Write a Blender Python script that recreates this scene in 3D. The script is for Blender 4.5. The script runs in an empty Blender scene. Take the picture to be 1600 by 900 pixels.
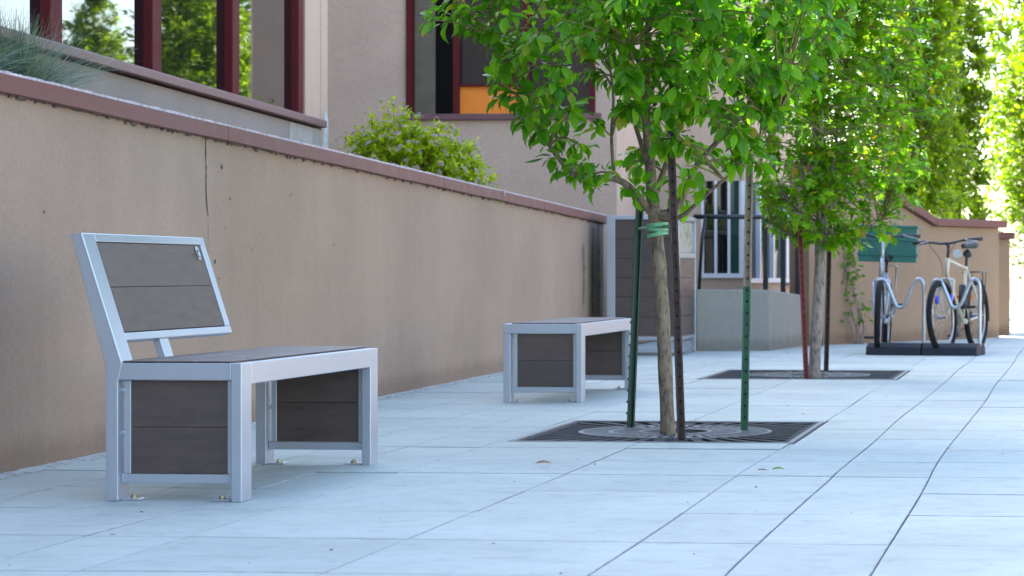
import bpy, math, random
import numpy as np
from mathutils import Vector, Matrix, Euler
R = math.radians
random.seed(7); rng = np.random.default_rng(7)
scn = bpy.context.scene
col = scn.collection

# ------------------------------------------------------------------ camera, sky, sun, exposure
cam_d = bpy.data.cameras.new('camera'); cam = bpy.data.objects.new('camera', cam_d); col.objects.link(cam)
cam.location = (0, 0, .75); cam.rotation_euler = (R(90), 0, R(5.25))
cam_d.sensor_width = 36; cam_d.lens = 36 * 3700 / 1600
cam_d.shift_x = -500 / 1600; cam_d.shift_y = -25 / 1600        # the photograph is a crop
cam_d.clip_end = 600; cam_d.clip_start = .1
cam_d.dof.use_dof = True; cam_d.dof.focus_distance = 9.2; cam_d.dof.aperture_fstop = 8.0
scn.camera = cam

SUN_EL, SUN_AZ = 38.0, 38.0          # azimuth: degrees to the left (west) of the street axis is 90
sun_dir = Vector((-math.cos(R(SUN_AZ)) * math.cos(R(SUN_EL)), math.sin(R(SUN_AZ)) * math.cos(R(SUN_EL)), math.sin(R(SUN_EL))))
world = bpy.data.worlds.new('World'); scn.world = world; world.use_nodes = True
wn = world.node_tree; bg = wn.nodes['Background']
sky = wn.nodes.new('ShaderNodeTexSky'); sky.sky_type = 'NISHITA'; sky.sun_disc = False
sky.sun_elevation = R(SUN_EL); sky.sun_rotation = math.atan2(sun_dir.x, sun_dir.y)
sky.air_density = 1.0; sky.dust_density = 1.5; sky.ozone_density = 1.2
wn.links.new(sky.outputs[0], bg.inputs[0]); bg.inputs[1].default_value = .13
sl = bpy.data.lights.new('sun', 'SUN'); sl.energy = 3.6; sl.angle = R(.53); sl.color = (1, .94, .84)
so = bpy.data.objects.new('sun', sl); col.objects.link(so)
so.rotation_euler = sun_dir.to_track_quat('Z', 'Y').to_euler()
scn.view_settings.view_transform = 'Standard'; scn.view_settings.look = 'None'
scn.view_settings.gamma = 1; scn.view_settings.exposure = 2.7

# ------------------------------------------------------------------ helpers
class MB:
    def __init__(s): s.v = []; s.f = []; s.m = []; s.cur = 0
    def add(s, vs, fs):
        o = len(s.v); s.v += [tuple(p) for p in vs]; s.f += [tuple(i + o for i in f) for f in fs]; s.m += [s.cur] * len(fs); return s
    def box(s, x0, x1, y0, y1, z0, z1):
        return s.add([(x0,y0,z0),(x1,y0,z0),(x1,y1,z0),(x0,y1,z0),(x0,y0,z1),(x1,y0,z1),(x1,y1,z1),(x0,y1,z1)],
                     [(3,2,1,0),(4,5,6,7),(0,1,5,4),(1,2,6,5),(2,3,7,6),(3,0,4,7)])
    def prism(s, poly, axis, a, b):
        # poly: 2-D points; axis 'y': (x,z) extruded along y; 'z': (x,y) along z; 'x': (y,z) along x
        n = len(poly)
        mk = {'y': lambda p, t: (p[0], t, p[1]), 'z': lambda p, t: (p[0], p[1], t), 'x': lambda p, t: (t, p[0], p[1])}[axis]
        vs = [mk(p, a) for p in poly] + [mk(p, b) for p in poly]
        return s.add(vs, [tuple(range(n))[::-1], tuple(range(n, 2*n))] + [(i, (i+1) % n, n + (i+1) % n, n + i) for i in range(n)])
    def tube(s, pts, r, n=8, cap=True, closed=False):
        pts = [Vector(p) for p in pts]; N = len(pts)
        rs = r if hasattr(r, '__len__') else [r] * N
        prev = None; rings = []
        for i, p in enumerate(pts):
            if closed: d = pts[(i+1) % N] - pts[i-1]
            else: d = pts[min(i+1, N-1)] - pts[max(i-1, 0)]
            d.normalize()
            if prev is None:
                a = Vector((0,0,1)) if abs(d.z) < .9 else Vector((1,0,0))
                u = d.cross(a).normalized()
            else:
                u = (prev - d * prev.dot(d)).normalized()
            prev = u; w = d.cross(u)
            rings.append([p + (u * math.cos(t) + w * math.sin(t)) * rs[i] for t in (2*math.pi*k/n for k in range(n))])
        vs = [q for rg in rings for q in rg]; fs = []
        M = N if closed else N - 1
        for i in range(M):
            j = (i + 1) % N
            for k in range(n): fs.append((i*n+k, i*n+(k+1) % n, j*n+(k+1) % n, j*n+k))
        if cap and not closed: fs += [tuple(range(n))[::-1], tuple(range((N-1)*n, N*n))]
        return s.add(vs, fs)
    def torus(s, c, axis, Rr, r, n=40, m=8, a0=0, a1=2*math.pi):
        # ring about 'axis' direction (unit Vector)
        axis = Vector(axis).normalized(); a = Vector((0,0,1)) if abs(axis.z) < .9 else Vector((1,0,0))
        u = axis.cross(a).normalized(); w = axis.cross(u); c = Vector(c)
        full = abs(a1 - a0 - 2*math.pi) < 1e-6
        P = [c + (u*math.cos(t) + w*math.sin(t)) * Rr for t in (a0 + (a1-a0)*k/(n if full else n-1) for k in range(n))]
        return s.tube(P, r, m, closed=full)
    def build(s, name, mats, parent=None, smooth=False, bevel=0, seg=2):
        me = bpy.data.meshes.new(name); me.from_pydata(s.v, [], s.f); me.update()
        if not isinstance(mats, (list, tuple)): mats = [mats]
        for m in mats: me.materials.append(m)
        if len(mats) > 1: me.polygons.foreach_set('material_index', s.m)
        if smooth: me.polygons.foreach_set('use_smooth', [True] * len(me.polygons))
        o = bpy.data.objects.new(name, me); col.objects.link(o); o.parent = parent
        if bevel:
            b = o.modifiers.new('bevel', 'BEVEL'); b.width = bevel; b.segments = seg; b.limit_method = 'ANGLE'; b.angle_limit = R(35)
        return o
def tag(o, label=None, cat=None, group=None, kind=None):
    if label: o['label'] = label
    if cat: o['category'] = cat
    if group: o['group'] = group
    if kind: o['kind'] = kind
    return o
def empty(name, loc=(0,0,0), rz=0):
    o = bpy.data.objects.new(name, None); col.objects.link(o); o.location = loc; o.rotation_euler = (0,0,rz); o.empty_display_size = .1
    return o

# ------------------------------------------------------------------ materials
def nodes(name):
    m = bpy.data.materials.new(name); m.use_nodes = True; nt = m.node_tree
    return m, nt, nt.nodes['Principled BSDF']
def N(nt, t, **kw):
    n = nt.nodes.new(t)
    for k, v in kw.items():
        if k in n.inputs: n.inputs[k].default_value = v
        else: setattr(n, k, v)
    return n
def noise(nt, co, scale, detail=4, rough=.55, dist=0):
    n = N(nt, 'ShaderNodeTexNoise'); n.inputs['Scale'].default_value = scale; n.inputs['Detail'].default_value = detail
    n.inputs['Roughness'].default_value = rough; n.inputs['Distortion'].default_value = dist
    if co is not None: nt.links.new(co, n.inputs['Vector'])
    return n
def ramp(nt, src, stops):
    r = N(nt, 'ShaderNodeValToRGB'); nt.links.new(src, r.inputs[0]); cr = r.color_ramp
    while len(cr.elements) < len(stops): cr.elements.new(.5)
    for e, (p, c) in zip(cr.elements, stops): e.position = p; e.color = c if len(c) == 4 else (*c, 1)
    return r
def mixc(nt, fac, a, b, mode='MIX'):
    m = N(nt, 'ShaderNodeMix', data_type='RGBA', blend_type=mode)
    for sock, v in ((m.inputs[0], fac), (m.inputs[6], a), (m.inputs[7], b)):
        if isinstance(v, (int, float)): sock.default_value = v
        elif isinstance(v, tuple): sock.default_value = v if len(v) == 4 else (*v, 1)
        else: nt.links.new(v, sock)
    return m.outputs[2]
def scl(c, k): return tuple(x * k for x in c)
def pm(name, base, rough=.6, metal=0, var=.15, vscale=6, bump=.1, bscale=60, rand=0, spec=.5, stretch=None, fine=0, coat=0):
    m, nt, p = nodes(name); L = nt.links
    tc = N(nt, 'ShaderNodeTexCoord'); co = tc.outputs['Object']
    if stretch:
        mp = N(nt, 'ShaderNodeMapping'); mp.inputs['Scale'].default_value = stretch; L.new(co, mp.inputs[0]); co = mp.outputs[0]
    n = noise(nt, co, vscale, 5)
    r = ramp(nt, n.outputs[0], [(.3, scl(base, 1 - var)), (.7, scl(base, 1 + var))])
    c = r.outputs[0]
    if fine:
        n3 = noise(nt, co, bscale * 1.7, 2)
        r3 = ramp(nt, n3.outputs[0], [(.3, (1 - fine,)*3), (.7, (1 + fine,)*3)]); c = mixc(nt, 1.0, c, r3.outputs[0], 'MULTIPLY')
    if rand:
        oi = N(nt, 'ShaderNodeObjectInfo')
        r4 = ramp(nt, oi.outputs['Random'], [(0, (1 - rand,)*3), (1, (1 + rand,)*3)]); c = mixc(nt, 1.0, c, r4.outputs[0], 'MULTIPLY')
    L.new(c, p.inputs['Base Color'])
    p.inputs['Metallic'].default_value = metal; p.inputs['Specular IOR Level'].default_value = spec
    p.inputs['Coat Weight'].default_value = coat
    rr = ramp(nt, n.outputs[0], [(.3, (max(0, rough - .08),)*3), (.7, (min(1, rough + .08),)*3)]); L.new(rr.outputs[0], p.inputs['Roughness'])
    if bump:
        n2 = noise(nt, co, bscale, 5); b = N(nt, 'ShaderNodeBump'); b.inputs['Strength'].default_value = bump; b.inputs['Distance'].default_value = .01
        L.new(n2.outputs[0], b.inputs['Height']); L.new(b.outputs[0], p.inputs['Normal'])
    return m

def m_concrete():
    m, nt, p = nodes('pale_concrete'); L = nt.links
    tc = N(nt, 'ShaderNodeTexCoord'); co = tc.outputs['Object']
    n1 = noise(nt, co, 1.3, 6, .6); c = ramp(nt, n1.outputs[0], [(.3, (.415, .44, .395)), (.7, (.505, .535, .48))]).outputs[0]
    mp = N(nt, 'ShaderNodeMapping'); mp.inputs['Scale'].default_value = (3, 60, 1); L.new(co, mp.inputs[0])      # broom marks across the walk
    nb = noise(nt, mp.outputs[0], 3, 3); c = mixc(nt, 1.0, c, ramp(nt, nb.outputs[0], [(.3, (.95,)*3), (.7, (1.04,)*3)]).outputs[0], 'MULTIPLY')
    n2 = noise(nt, co, 9, 6, .7); c = mixc(nt, 1.0, c, ramp(nt, n2.outputs[0], [(.32, (.86,)*3), (.48, (1.0,)*3), (.75, (1.04,)*3)]).outputs[0], 'MULTIPLY')
    n3 = noise(nt, co, 160, 2); c = mixc(nt, 1.0, c, ramp(nt, n3.outputs[0], [(.28, (.82,)*3), (.45, (1.0,)*3)]).outputs[0], 'MULTIPLY')
    mp2 = N(nt, 'ShaderNodeMapping'); mp2.inputs['Scale'].default_value = (1.2, 5, 1); mp2.inputs['Rotation'].default_value = (0, 0, .35); L.new(co, mp2.inputs[0])
    n4 = noise(nt, mp2.outputs[0], 3.2, 7, .75, .6); c = mixc(nt, 1.0, c, ramp(nt, n4.outputs[0], [(.29, (.80, .79, .77)), (.44, (1,)*3)]).outputs[0], 'MULTIPLY')
    oi = N(nt, 'ShaderNodeObjectInfo'); c = mixc(nt, 1.0, c, ramp(nt, oi.outputs['Random'], [(0, (.965, .965, .97)), (1, (1.045, 1.045, 1.04))]).outputs[0], 'MULTIPLY')
    L.new(c, p.inputs['Base Color']); p.inputs['Roughness'].default_value = .82; p.inputs['Specular IOR Level'].default_value = .3
    b = N(nt, 'ShaderNodeBump'); b.inputs['Strength'].default_value = .25; b.inputs['Distance'].default_value = .004
    L.new(n3.outputs[0], b.inputs['Height']); b2 = N(nt, 'ShaderNodeBump'); b2.inputs['Strength'].default_value = .2; b2.inputs['Distance'].default_value = .004
    L.new(nb.outputs[0], b2.inputs['Height']); L.new(b.outputs[0], b2.inputs['Normal']); L.new(b2.outputs[0], p.inputs['Normal'])
    return m
def m_stucco(name, base, stain=True, bump=.5):
    m, nt, p = nodes(name); L = nt.links
    tc = N(nt, 'ShaderNodeTexCoord'); co = tc.outputs['Object']
    n1 = noise(nt, co, .9, 6, .6); c = ramp(nt, n1.outputs[0], [(.3, scl(base, .88)), (.7, scl(base, 1.1))]).outputs[0]
    n2 = noise(nt, co, 45, 4, .6); c = mixc(nt, 1.0, c, ramp(nt, n2.outputs[0], [(.3, (.9,)*3), (.65, (1.04,)*3)]).outputs[0], 'MULTIPLY')
    if stain:
        mp = N(nt, 'ShaderNodeMapping'); mp.inputs['Scale'].default_value = (2.2, 2.2, .22); L.new(co, mp.inputs[0])
        n4 = noise(nt, mp.outputs[0], 2.5, 6, .65); c = mixc(nt, 1.0, c, ramp(nt, n4.outputs[0], [(.28, (.95, .945, .94)), (.5, (1,)*3), (.8, (1.03, 1.03, 1.03))]).outputs[0], 'MULTIPLY')
        # darker splash zone dirt near the foot of the wall, broken up by noise
        sx = N(nt, 'ShaderNodeSeparateXYZ'); L.new(co, sx.inputs[0])
        nz = noise(nt, co, 5, 6, .7); ad = N(nt, 'ShaderNodeMath', operation='MULTIPLY_ADD'); L.new(nz.outputs[0], ad.inputs[0]); ad.inputs[1].default_value = -.13; L.new(sx.outputs[2], ad.inputs[2])
        c = mixc(nt, 1.0, c, ramp(nt, ad.outputs[0], [(.0, (.76, .735, .72)), (.08, (1,)*3)]).outputs[0], 'MULTIPLY')
    L.new(c, p.inputs['Base Color']); p.inputs['Roughness'].default_value = .85; p.inputs['Specular IOR Level'].default_value = .25
    n3 = noise(nt, co, 85, 5, .65); b = N(nt, 'ShaderNodeBump'); b.inputs['Strength'].default_value = bump; b.inputs['Distance'].default_value = .006
    n5 = noise(nt, co, 4, 3); b2 = N(nt, 'ShaderNodeBump'); b2.inputs['Strength'].default_value = .5; b2.inputs['Distance'].default_value = .02
    L.new(n5.outputs[0], b2.inputs['Height']); L.new(n3.outputs[0], b.inputs['Height']); L.new(b2.outputs[0], b.inputs['Normal']); L.new(b.outputs[0], p.inputs['Normal'])
    return m
def m_leaf(name, dark, light, tip=None, trans=.45, rough=.36):
    m, nt, p = nodes(name); L = nt.links
    g = N(nt, 'ShaderNodeNewGeometry'); oi = N(nt, 'ShaderNodeObjectInfo')
    a = N(nt, 'ShaderNodeMath', operation='ADD'); L.new(g.outputs['Random Per Island'], a.inputs[0]); L.new(oi.outputs['Random'], a.inputs[1])
    fr = N(nt, 'ShaderNodeMath', operation='FRACT'); L.new(a.outputs[0], fr.inputs[0])
    mid = tuple((x + y) / 2 for x, y in zip(dark, light))
    st = [(0, dark), (.5, mid), (.93, light)] + ([(1.0, tip)] if tip else [])
    c = ramp(nt, fr.outputs[0], st).outputs[0]
    L.new(c, p.inputs['Base Color']); p.inputs['Roughness'].default_value = rough; p.inputs['Specular IOR Level'].default_value = .3
    tr = N(nt, 'ShaderNodeBsdfTranslucent'); tcol = mixc(nt, 1.0, c, (1.7, 1.75, .55), 'MULTIPLY'); L.new(tcol, tr.inputs['Color'])
    mx = N(nt, 'ShaderNodeMixShader'); mx.inputs[0].default_value = trans
    L.new(p.outputs[0], mx.inputs[1]); L.new(tr.outputs[0], mx.inputs[2]); L.new(mx.outputs[0], nt.nodes['Material Output'].inputs[0])
    return m
def m_glass(name, tint=(.01, .012, .014), ior=1.8):
    m, nt, p = nodes(name); L = nt.links
    tc = N(nt, 'ShaderNodeTexCoord'); n = noise(nt, tc.outputs['Object'], 1.2, 2)
    L.new(ramp(nt, n.outputs[0], [(.3, scl(tint, .8)), (.7, scl(tint, 1.2))]).outputs[0], p.inputs['Base Color'])
    p.inputs['Roughness'].default_value = .015; p.inputs['IOR'].default_value = ior
    b = N(nt, 'ShaderNodeBump'); b.inputs['Strength'].default_value = .04; b.inputs['Distance'].default_value = .01; L.new(n.outputs[0], b.inputs['Height']); L.new(b.outputs[0], p.inputs['Normal'])
    return m
def m_bark(name, base, dark):
    m, nt, p = nodes(name); L = nt.links
    tc = N(nt, 'ShaderNodeTexCoord'); mp = N(nt, 'ShaderNodeMapping'); mp.inputs['Scale'].default_value = (1, 1, .3); L.new(tc.outputs['Object'], mp.inputs[0])
    n = noise(nt, mp.outputs[0], 55, 5, .65); n2 = noise(nt, tc.outputs['Object'], 7, 4)
    c = ramp(nt, n.outputs[0], [(.36, dark), (.52, base), (.75, scl(base, 1.25))]).outputs[0]
    c = mixc(nt, 1.0, c, ramp(nt, n2.outputs[0], [(.3, (.8, .8, .78)), (.62, (1,)*3), (.72, (1.12, 1.05, .7))]).outputs[0], 'MULTIPLY')
    L.new(c, p.inputs['Base Color']); p.inputs['Roughness'].default_value = .85
    b = N(nt, 'ShaderNodeBump'); b.inputs['Strength'].default_value = .8; b.inputs['Distance'].default_value = .006; L.new(n.outputs[0], b.inputs['Height']); L.new(b.outputs[0], p.inputs['Normal'])
    return m

M = {}
M['concrete'] = m_concrete()
M['joint'] = pm('joint_dirt', (.19, .185, .17), .95, bump=.4, bscale=150)
M['edge'] = pm('dirty_slab_arris', (.35, .365, .34), .9, var=.3, vscale=12, bump=.3, bscale=120)
M['grout'] = pm('crumbled_mortar', (.46, .45, .43), .95, var=.25, vscale=30, bump=1, bscale=120, fine=.2)
M['wall'] = m_stucco('brown_stucco', (.338, .242, .178))
M['bwall'] = m_stucco('building_stucco', (.52, .375, .285), stain=False, bump=.2)
M['plinth'] = m_stucco('grey_plinth_render', (.30, .255, .225), stain=False, bump=.3)
M['palepatch'] = pm('worn_pale_render', (.36, .325, .29), .85, var=.2, vscale=8, bump=.3, bscale=60)
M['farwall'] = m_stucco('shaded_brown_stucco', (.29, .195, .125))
M['whitewash'] = pm('flaking_white_render', (.55, .54, .51), .85, var=.2, vscale=14, bump=.4, bscale=50)
M['cap'] = pm('oxide_red_coping_paint', (.135, .044, .036), .55, var=.16, vscale=9, bump=.12, bscale=140, fine=.08)
M['capedge'] = pm('worn_coping_edge', (.42, .36, .38), .6, var=.45, vscale=26, bump=.3, bscale=90)
M['tar'] = pm('old_sealant', (.15, .105, .08), .95, var=.4, vscale=30, bump=1, bscale=60)
M['crack'] = pm('crack_dark', (.075, .05, .038), .95, var=.3, vscale=30, bump=.5)
M['stain'] = pm('damp_stain', (.17, .13, .11), .9, var=.3, vscale=8, bump=.3)
M['red'] = pm('dark_red_frame_paint', (.10, .016, .018), .6, var=.1, bump=.03, bscale=80, spec=.06)
M['sill'] = pm('red_brown_sill_paint', (.16, .075, .075), .5, var=.15, bump=.05)
M['glass'] = m_glass('coated_window_glass', (.006, .008, .010), 2.1)
M['glass2'] = m_glass('bay_window_glass', (.01, .013, .012), 1.9)
M['glassg'] = m_glass('green_tinted_glass', (.03, .075, .055), 1.5)
M['white'] = pm('white_window_paint', (.72, .72, .72), .45, var=.05, bump=.03)
M['orange'] = pm('orange_panel_paint', (.85, .24, .02), .5, var=.05, bump=.02)
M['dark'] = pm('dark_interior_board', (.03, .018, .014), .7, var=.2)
M['beigein'] = pm('reveal_render', (.16, .125, .085), .8, var=.2, vscale=4, bump=.1)
M['silver'] = pm('silver_powder_coat', (.43, .46, .51), .34, .6, var=.025, vscale=1.5, bump=0)
M['plank'] = pm('brown_composite_plank', (.062, .037, .029), .44, var=.22, vscale=7, bump=.3, bscale=90, stretch=(1, 1, 5), rand=.1, fine=.14, spec=.7)
M['bolt'] = pm('zinc_bolt', (.34, .30, .20), .4, .9, var=.4, vscale=40)
M['badge'] = pm('badge_metal', (.5, .56, .62), .3, .8, var=.05)
M['badgeline'] = pm('badge_dark', (.06, .10, .13), .5)
M['iron'] = pm('cast_iron', (.016, .020, .022), .7, 0, var=.3, vscale=10, bump=.4, bscale=130, spec=.22)
M['ironedge'] = pm('grate_frame_steel', (.19, .195, .20), .55, .5, var=.25, vscale=12, bump=.3, bscale=110)
M['wornglare'] = pm('worn_iron_sky_glare', (.11, .115, .12), .55, .4, var=.3, vscale=12, bump=.3, bscale=110)  # worn iron, colour also lightened to stand for glancing sky reflection
M['soil'] = pm('dark_soil', (.008, .007, .006), .95, var=.4, vscale=30, bump=1, bscale=50)
M['bark'] = m_bark('young_tree_bark', (.215, .155, .10), (.075, .054, .038))
M['bark2'] = m_bark('grey_bark', (.27, .22, .18), (.11, .095, .08))
M['twig'] = pm('green_brown_twig', (.17, .14, .045), .7, var=.25, vscale=12)
M['leaf1'] = m_leaf('ornamental_tree_leaf', (.034, .15, .004), (.15, .34, .012), (.30, .25, .05), .52)
M['leaf2'] = m_leaf('maple_leaf', (.045, .16, .004), (.19, .36, .010), (.28, .16, .02), .5)
M['leaf3'] = m_leaf('sunny_tree_leaf', (.09, .18, .006), (.22, .32, .010), (.32, .34, .02), .55)
M['leaf4'] = m_leaf('dark_tree_leaf', (.02, .06, .014), (.05, .12, .02), None, .35)
M['spirea'] = m_leaf('spirea_leaf', (.17, .29, .008), (.46, .52, .02), (.56, .58, .06), .42)
M['flower'] = pm('pale_pink_flower', (.50, .34, .36), .8, var=.25, vscale=50, bump=.8, bscale=120)
M['oat'] = m_leaf('blue_oat_grass_blade', (.09, .14, .12), (.22, .28, .24), (.40, .36, .24), .25)
M['vine'] = m_leaf('climber_leaf', (.05, .14, .01), (.16, .28, .02), (.2, .2, .03), .4)
M['postgreen'] = pm('green_painted_steel_post', (.035, .12, .062), .5, .1, var=.3, vscale=14, bump=.2, bscale=100)
M['postdark'] = pm('dark_green_post', (.02, .05, .028), .6, .1, var=.4, vscale=14, bump=.2, bscale=100)
M['postbrown'] = pm('rusty_brown_post', (.075, .045, .035), .7, .2, var=.4, vscale=20, bump=.4, bscale=100)
M['posttan'] = pm('bare_weathered_post', (.27, .21, .15), .65, .2, var=.3, vscale=20, bump=.3)
M['postred'] = pm('red_oxide_post', (.19, .035, .028), .6, .1, var=.3, vscale=18, bump=.3)
M['hole'] = pm('post_hole_dark', (.012, .012, .012), .9)
M['tie'] = pm('green_rubber_tie', (.12, .34, .17), .5, var=.12, bump=.05)
M['greycon'] = m_stucco('cast_concrete', (.29, .268, .225), stain=True, bump=.25)
M['black'] = pm('black_railing_paint', (.012, .014, .02), .35, .2, var=.2)
M['rubber'] = pm('black_rubber', (.010, .010, .011), .75, var=.2, vscale=12, bump=.15, spec=.2)
M['rackbase'] = pm('charcoal_plastic_base', (.018, .021, .028), .6, var=.15, bump=.1, spec=.25)
M['galv'] = pm('galvanised_tube', (.42, .45, .48), .38, .8, var=.12, vscale=20, bump=.05)
M['bikewhite'] = pm('cream_frame_paint', (.50, .44, .32), .35, var=.04, bump=0, coat=.4)
M['bikesilver'] = pm('silver_frame_paint', (.42, .44, .47), .3, .4, var=.05, bump=0, coat=.3)
M['alloy'] = pm('bicycle_alloy', (.34, .35, .37), .35, .9, var=.08, bump=0)
M['bblack'] = pm('black_bicycle_part', (.014, .014, .016), .45, var=.2, bump=.05)
M['crate'] = pm('green_plastic_crate', (.015, .11, .08), .55, var=.1, vscale=10, bump=.08)
M['blue'] = pm('blue_fork_band', (.03, .06, .55), .35, var=.05, bump=0)
M['amber'] = pm('amber_reflector', (.8, .16, .02), .25, var=.05, bump=0)
M['lens'] = pm('clear_lamp_lens', (.45, .5, .47), .2, var=.05, bump=0)
M['asphalt'] = pm('worn_asphalt', (.15, .145, .135), .9, var=.2, vscale=4, bump=.5, bscale=90, fine=.2)
M['kerb'] = pm('kerb_concrete', (.36, .35, .33), .85, var=.15, bump=.2)
M['yellow'] = pm('yellow_kerb_paint', (.55, .33, .03), .6, var=.15, bump=.1)
M['earth'] = pm('dry_ground', (.16, .14, .10), .95, var=.3, vscale=3, bump=.5, bscale=30)
M['mulch'] = pm('bark_mulch', (.06, .042, .03), .95, var=.4, vscale=25, bump=1, bscale=40)
M['roof'] = pm('grey_roof_felt', (.12, .12, .12), .9)
M['opp'] = m_stucco('tan_far_render', (.42, .35, .26), stain=False, bump=.1)
M['brick'] = pm('red_brick_render', (.34, .075, .05), .8, var=.2, vscale=14, bump=.2)
M['dryleaf'] = pm('dry_orange_leaf', (.32, .13, .05), .7, var=.3, vscale=40, bump=.3)
M['freshleaf'] = pm('fallen_green_leaf', (.16, .24, .04), .6, var=.3, vscale=40, bump=.3)
M['grit'] = pm('dark_grit', (.12, .10, .075), .9, var=.4, vscale=60)

# ------------------------------------------------------------------ ground, walk, street
g = MB(); g.box(-220, 220, -60, 420, -.35, -.30); tag(g.build('ground', M['earth']), kind='structure')
walk = empty('sidewalk'); tag(walk, kind='structure')
b = MB(); b.box(-4.6, 1.95, -1, 64, -.3, -.016); b.build('joint_bed', M['joint'], walk)
XJ = [-3.84, -3.44, -3.05, -2.735, -2.43, -1.795, -1.14, -.795, -.44, .22, .88, 1.45]
def xj(i, Y):                                             # joints run along the street, a little wavy as laid
    x = XJ[i]
    if i == 0: return x - .026 * max(0, Y - 8.4) / 1.0 * .9 - .03
    if i in (6, 7, 8): x += {6: .006, 7: .0115, 8: .013}[i] * max(0, Y - 9)
    return x + .006 * math.sin(Y * 1.1 + i * 2.3) + .002 * math.sin(Y * 2.1 + i * 5.1)
YJ = [3.6, 4.3, 5.0, 5.75, 6.5, 7.28, 8.0, 8.66, 9.31, 9.95]
while YJ[-1] < 64: YJ.append(YJ[-1] + .645)
def yj(j, X): return YJ[j] + .010 * math.sin(X * 2.1 + j * 1.7)
GR = [(-2.385, -1.122, 10.30, 11.76), (-2.455, -1.065, 16.46, 17.98)]     # tree grates x0 x1 y0 y1
def clip(poly, ax, v, keep_less):
    out = []
    for a, bb in zip(poly, poly[1:] + poly[:1]):
        ia = (a[ax] <= v) == keep_less; ib = (bb[ax] <= v) == keep_less
        if ia: out.append(a)
        if ia != ib:
            t = (v - a[ax]) / (bb[ax] - a[ax]); out.append(tuple(a[k] + (bb[k] - a[k]) * t for k in (0, 1)))
    return out
def area(p): return .5 * sum(a[0]*b_[1] - a[1]*b_[0] for a, b_ in zip(p, p[1:] + p[:1])) if len(p) > 2 else 0
def slab_geo(mb, poly, gap, ch, dz=0.0, tilt=(0, 0)):
    cx = sum(p[0] for p in poly) / len(poly); cy = sum(p[1] for p in poly) / len(poly)
    def inset(d):
        o = []; n = len(poly)
        for k in range(n):
            a, p, c_ = Vector(poly[k-1]), Vector(poly[k]), Vector(poly[(k+1) % n])
            e1 = (p - a).normalized(); e2 = (c_ - p).normalized(); n1 = Vector((-e1.y, e1.x)); n2 = Vector((-e2.y, e2.x))
            d1 = d + (.003 if abs(e1.x) > abs(e1.y) else 0); d2 = d + (.003 if abs(e2.x) > abs(e2.y) else 0); cr = e1.cross(e2)   # cross joints are tooled wider
            q = (n1 * (d1 + d2) / 2) if abs(cr) < .2 else (e2 * d1 - e1 * d2) / cr
            o.append(p + q)
        return o
    A = inset(gap); B = inset(gap + ch); n = len(poly)
    zt = lambda p: dz + tilt[0] * (p.x - cx) + tilt[1] * (p.y - cy)
    vs = [(p.x, p.y, -.02) for p in A] + [(p.x, p.y, zt(p) - ch * .8) for p in A] + [(p.x, p.y, zt(p)) for p in B]
    fs = [(i, (i+1) % n, n + (i+1) % n, n + i) for i in range(n)] + [(n+i, n+(i+1) % n, 2*n+(i+1) % n, 2*n+i) for i in range(n)] + [tuple(range(2*n, 3*n))]
    mb.cur = 1; mb.add(vs, fs[:n]); mb.f += []; 
    mb.cur = 2; o_ = len(mb.v) - 3*n; mb.f += [tuple(i + o_ for i in q) for q in fs[n:2*n]]; mb.m += [2] * n
    mb.f.append(tuple(i + o_ for i in fs[2*n])); mb.m.append(0)
SLABM = [M['concrete'], M['joint'], M['edge']]
polys = []
for j in range(len(YJ) - 1):
    for i in range(len(XJ) - 1):
        sub = 3
        lo = [(xj(i, YJ[j]) + (xj(i+1, YJ[j]) - xj(i, YJ[j])) * k / sub) for k in range(sub + 1)]
        hi = [(xj(i, YJ[j+1]) + (xj(i+1, YJ[j+1]) - xj(i, YJ[j+1])) * k / sub) for k in range(sub + 1)]
        ym = (YJ[j] + YJ[j+1]) / 2
        poly = [(x, yj(j, x)) for x in lo] + [(xj(i+1, ym), ym)] + [(x, yj(j+1, x)) for x in hi[::-1]] + [(xj(i, ym), ym)]
        ps = [poly]
        for (x0, x1, y0, y1) in GR:
            x0 -= .012; x1 += .012; y0 -= .012; y1 += .012; new = []
            for p in ps:
                xs = [q[0] for q in p]; ys = [q[1] for q in p]
                if max(xs) <= x0 or min(xs) >= x1 or max(ys) <= y0 or min(ys) >= y1: new.append(p); continue
                new.append(clip(p, 0, x0, True)); new.append(clip(p, 0, x1, False))
                mid = clip(clip(p, 0, x0, False), 0, x1, True)
                if len(mid) > 2: new.append(clip(mid, 1, y0, True)); new.append(clip(mid, 1, y1, False))
            ps = [q for q in new if len(q) > 2 and area(q) > .004]
        polys += [(sum(q[1] for q in p) / len(p), sum(q[0] for q in p) / len(p), p) for p in ps]
vis = sorted([p for p in polys if p[1] < .75 and p[0] > 4.8]); rest = [p for p in polys if not (p[1] < .75 and p[0] > 4.8)]
for yc, xc, p in vis[:298]:
    mb = MB(); slab_geo(mb, p, .0019, .003, random.uniform(-.0014, .0014), (random.uniform(-.002, .002), random.uniform(-.002, .002)))
    mb.build('slab', SLABM, walk)
mb = MB()
for yc, xc, p in rest + vis[298:]: slab_geo(mb, p, .0022, .003)
tag(mb.build('distant_slabs', SLABM, walk), kind='stuff')
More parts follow.
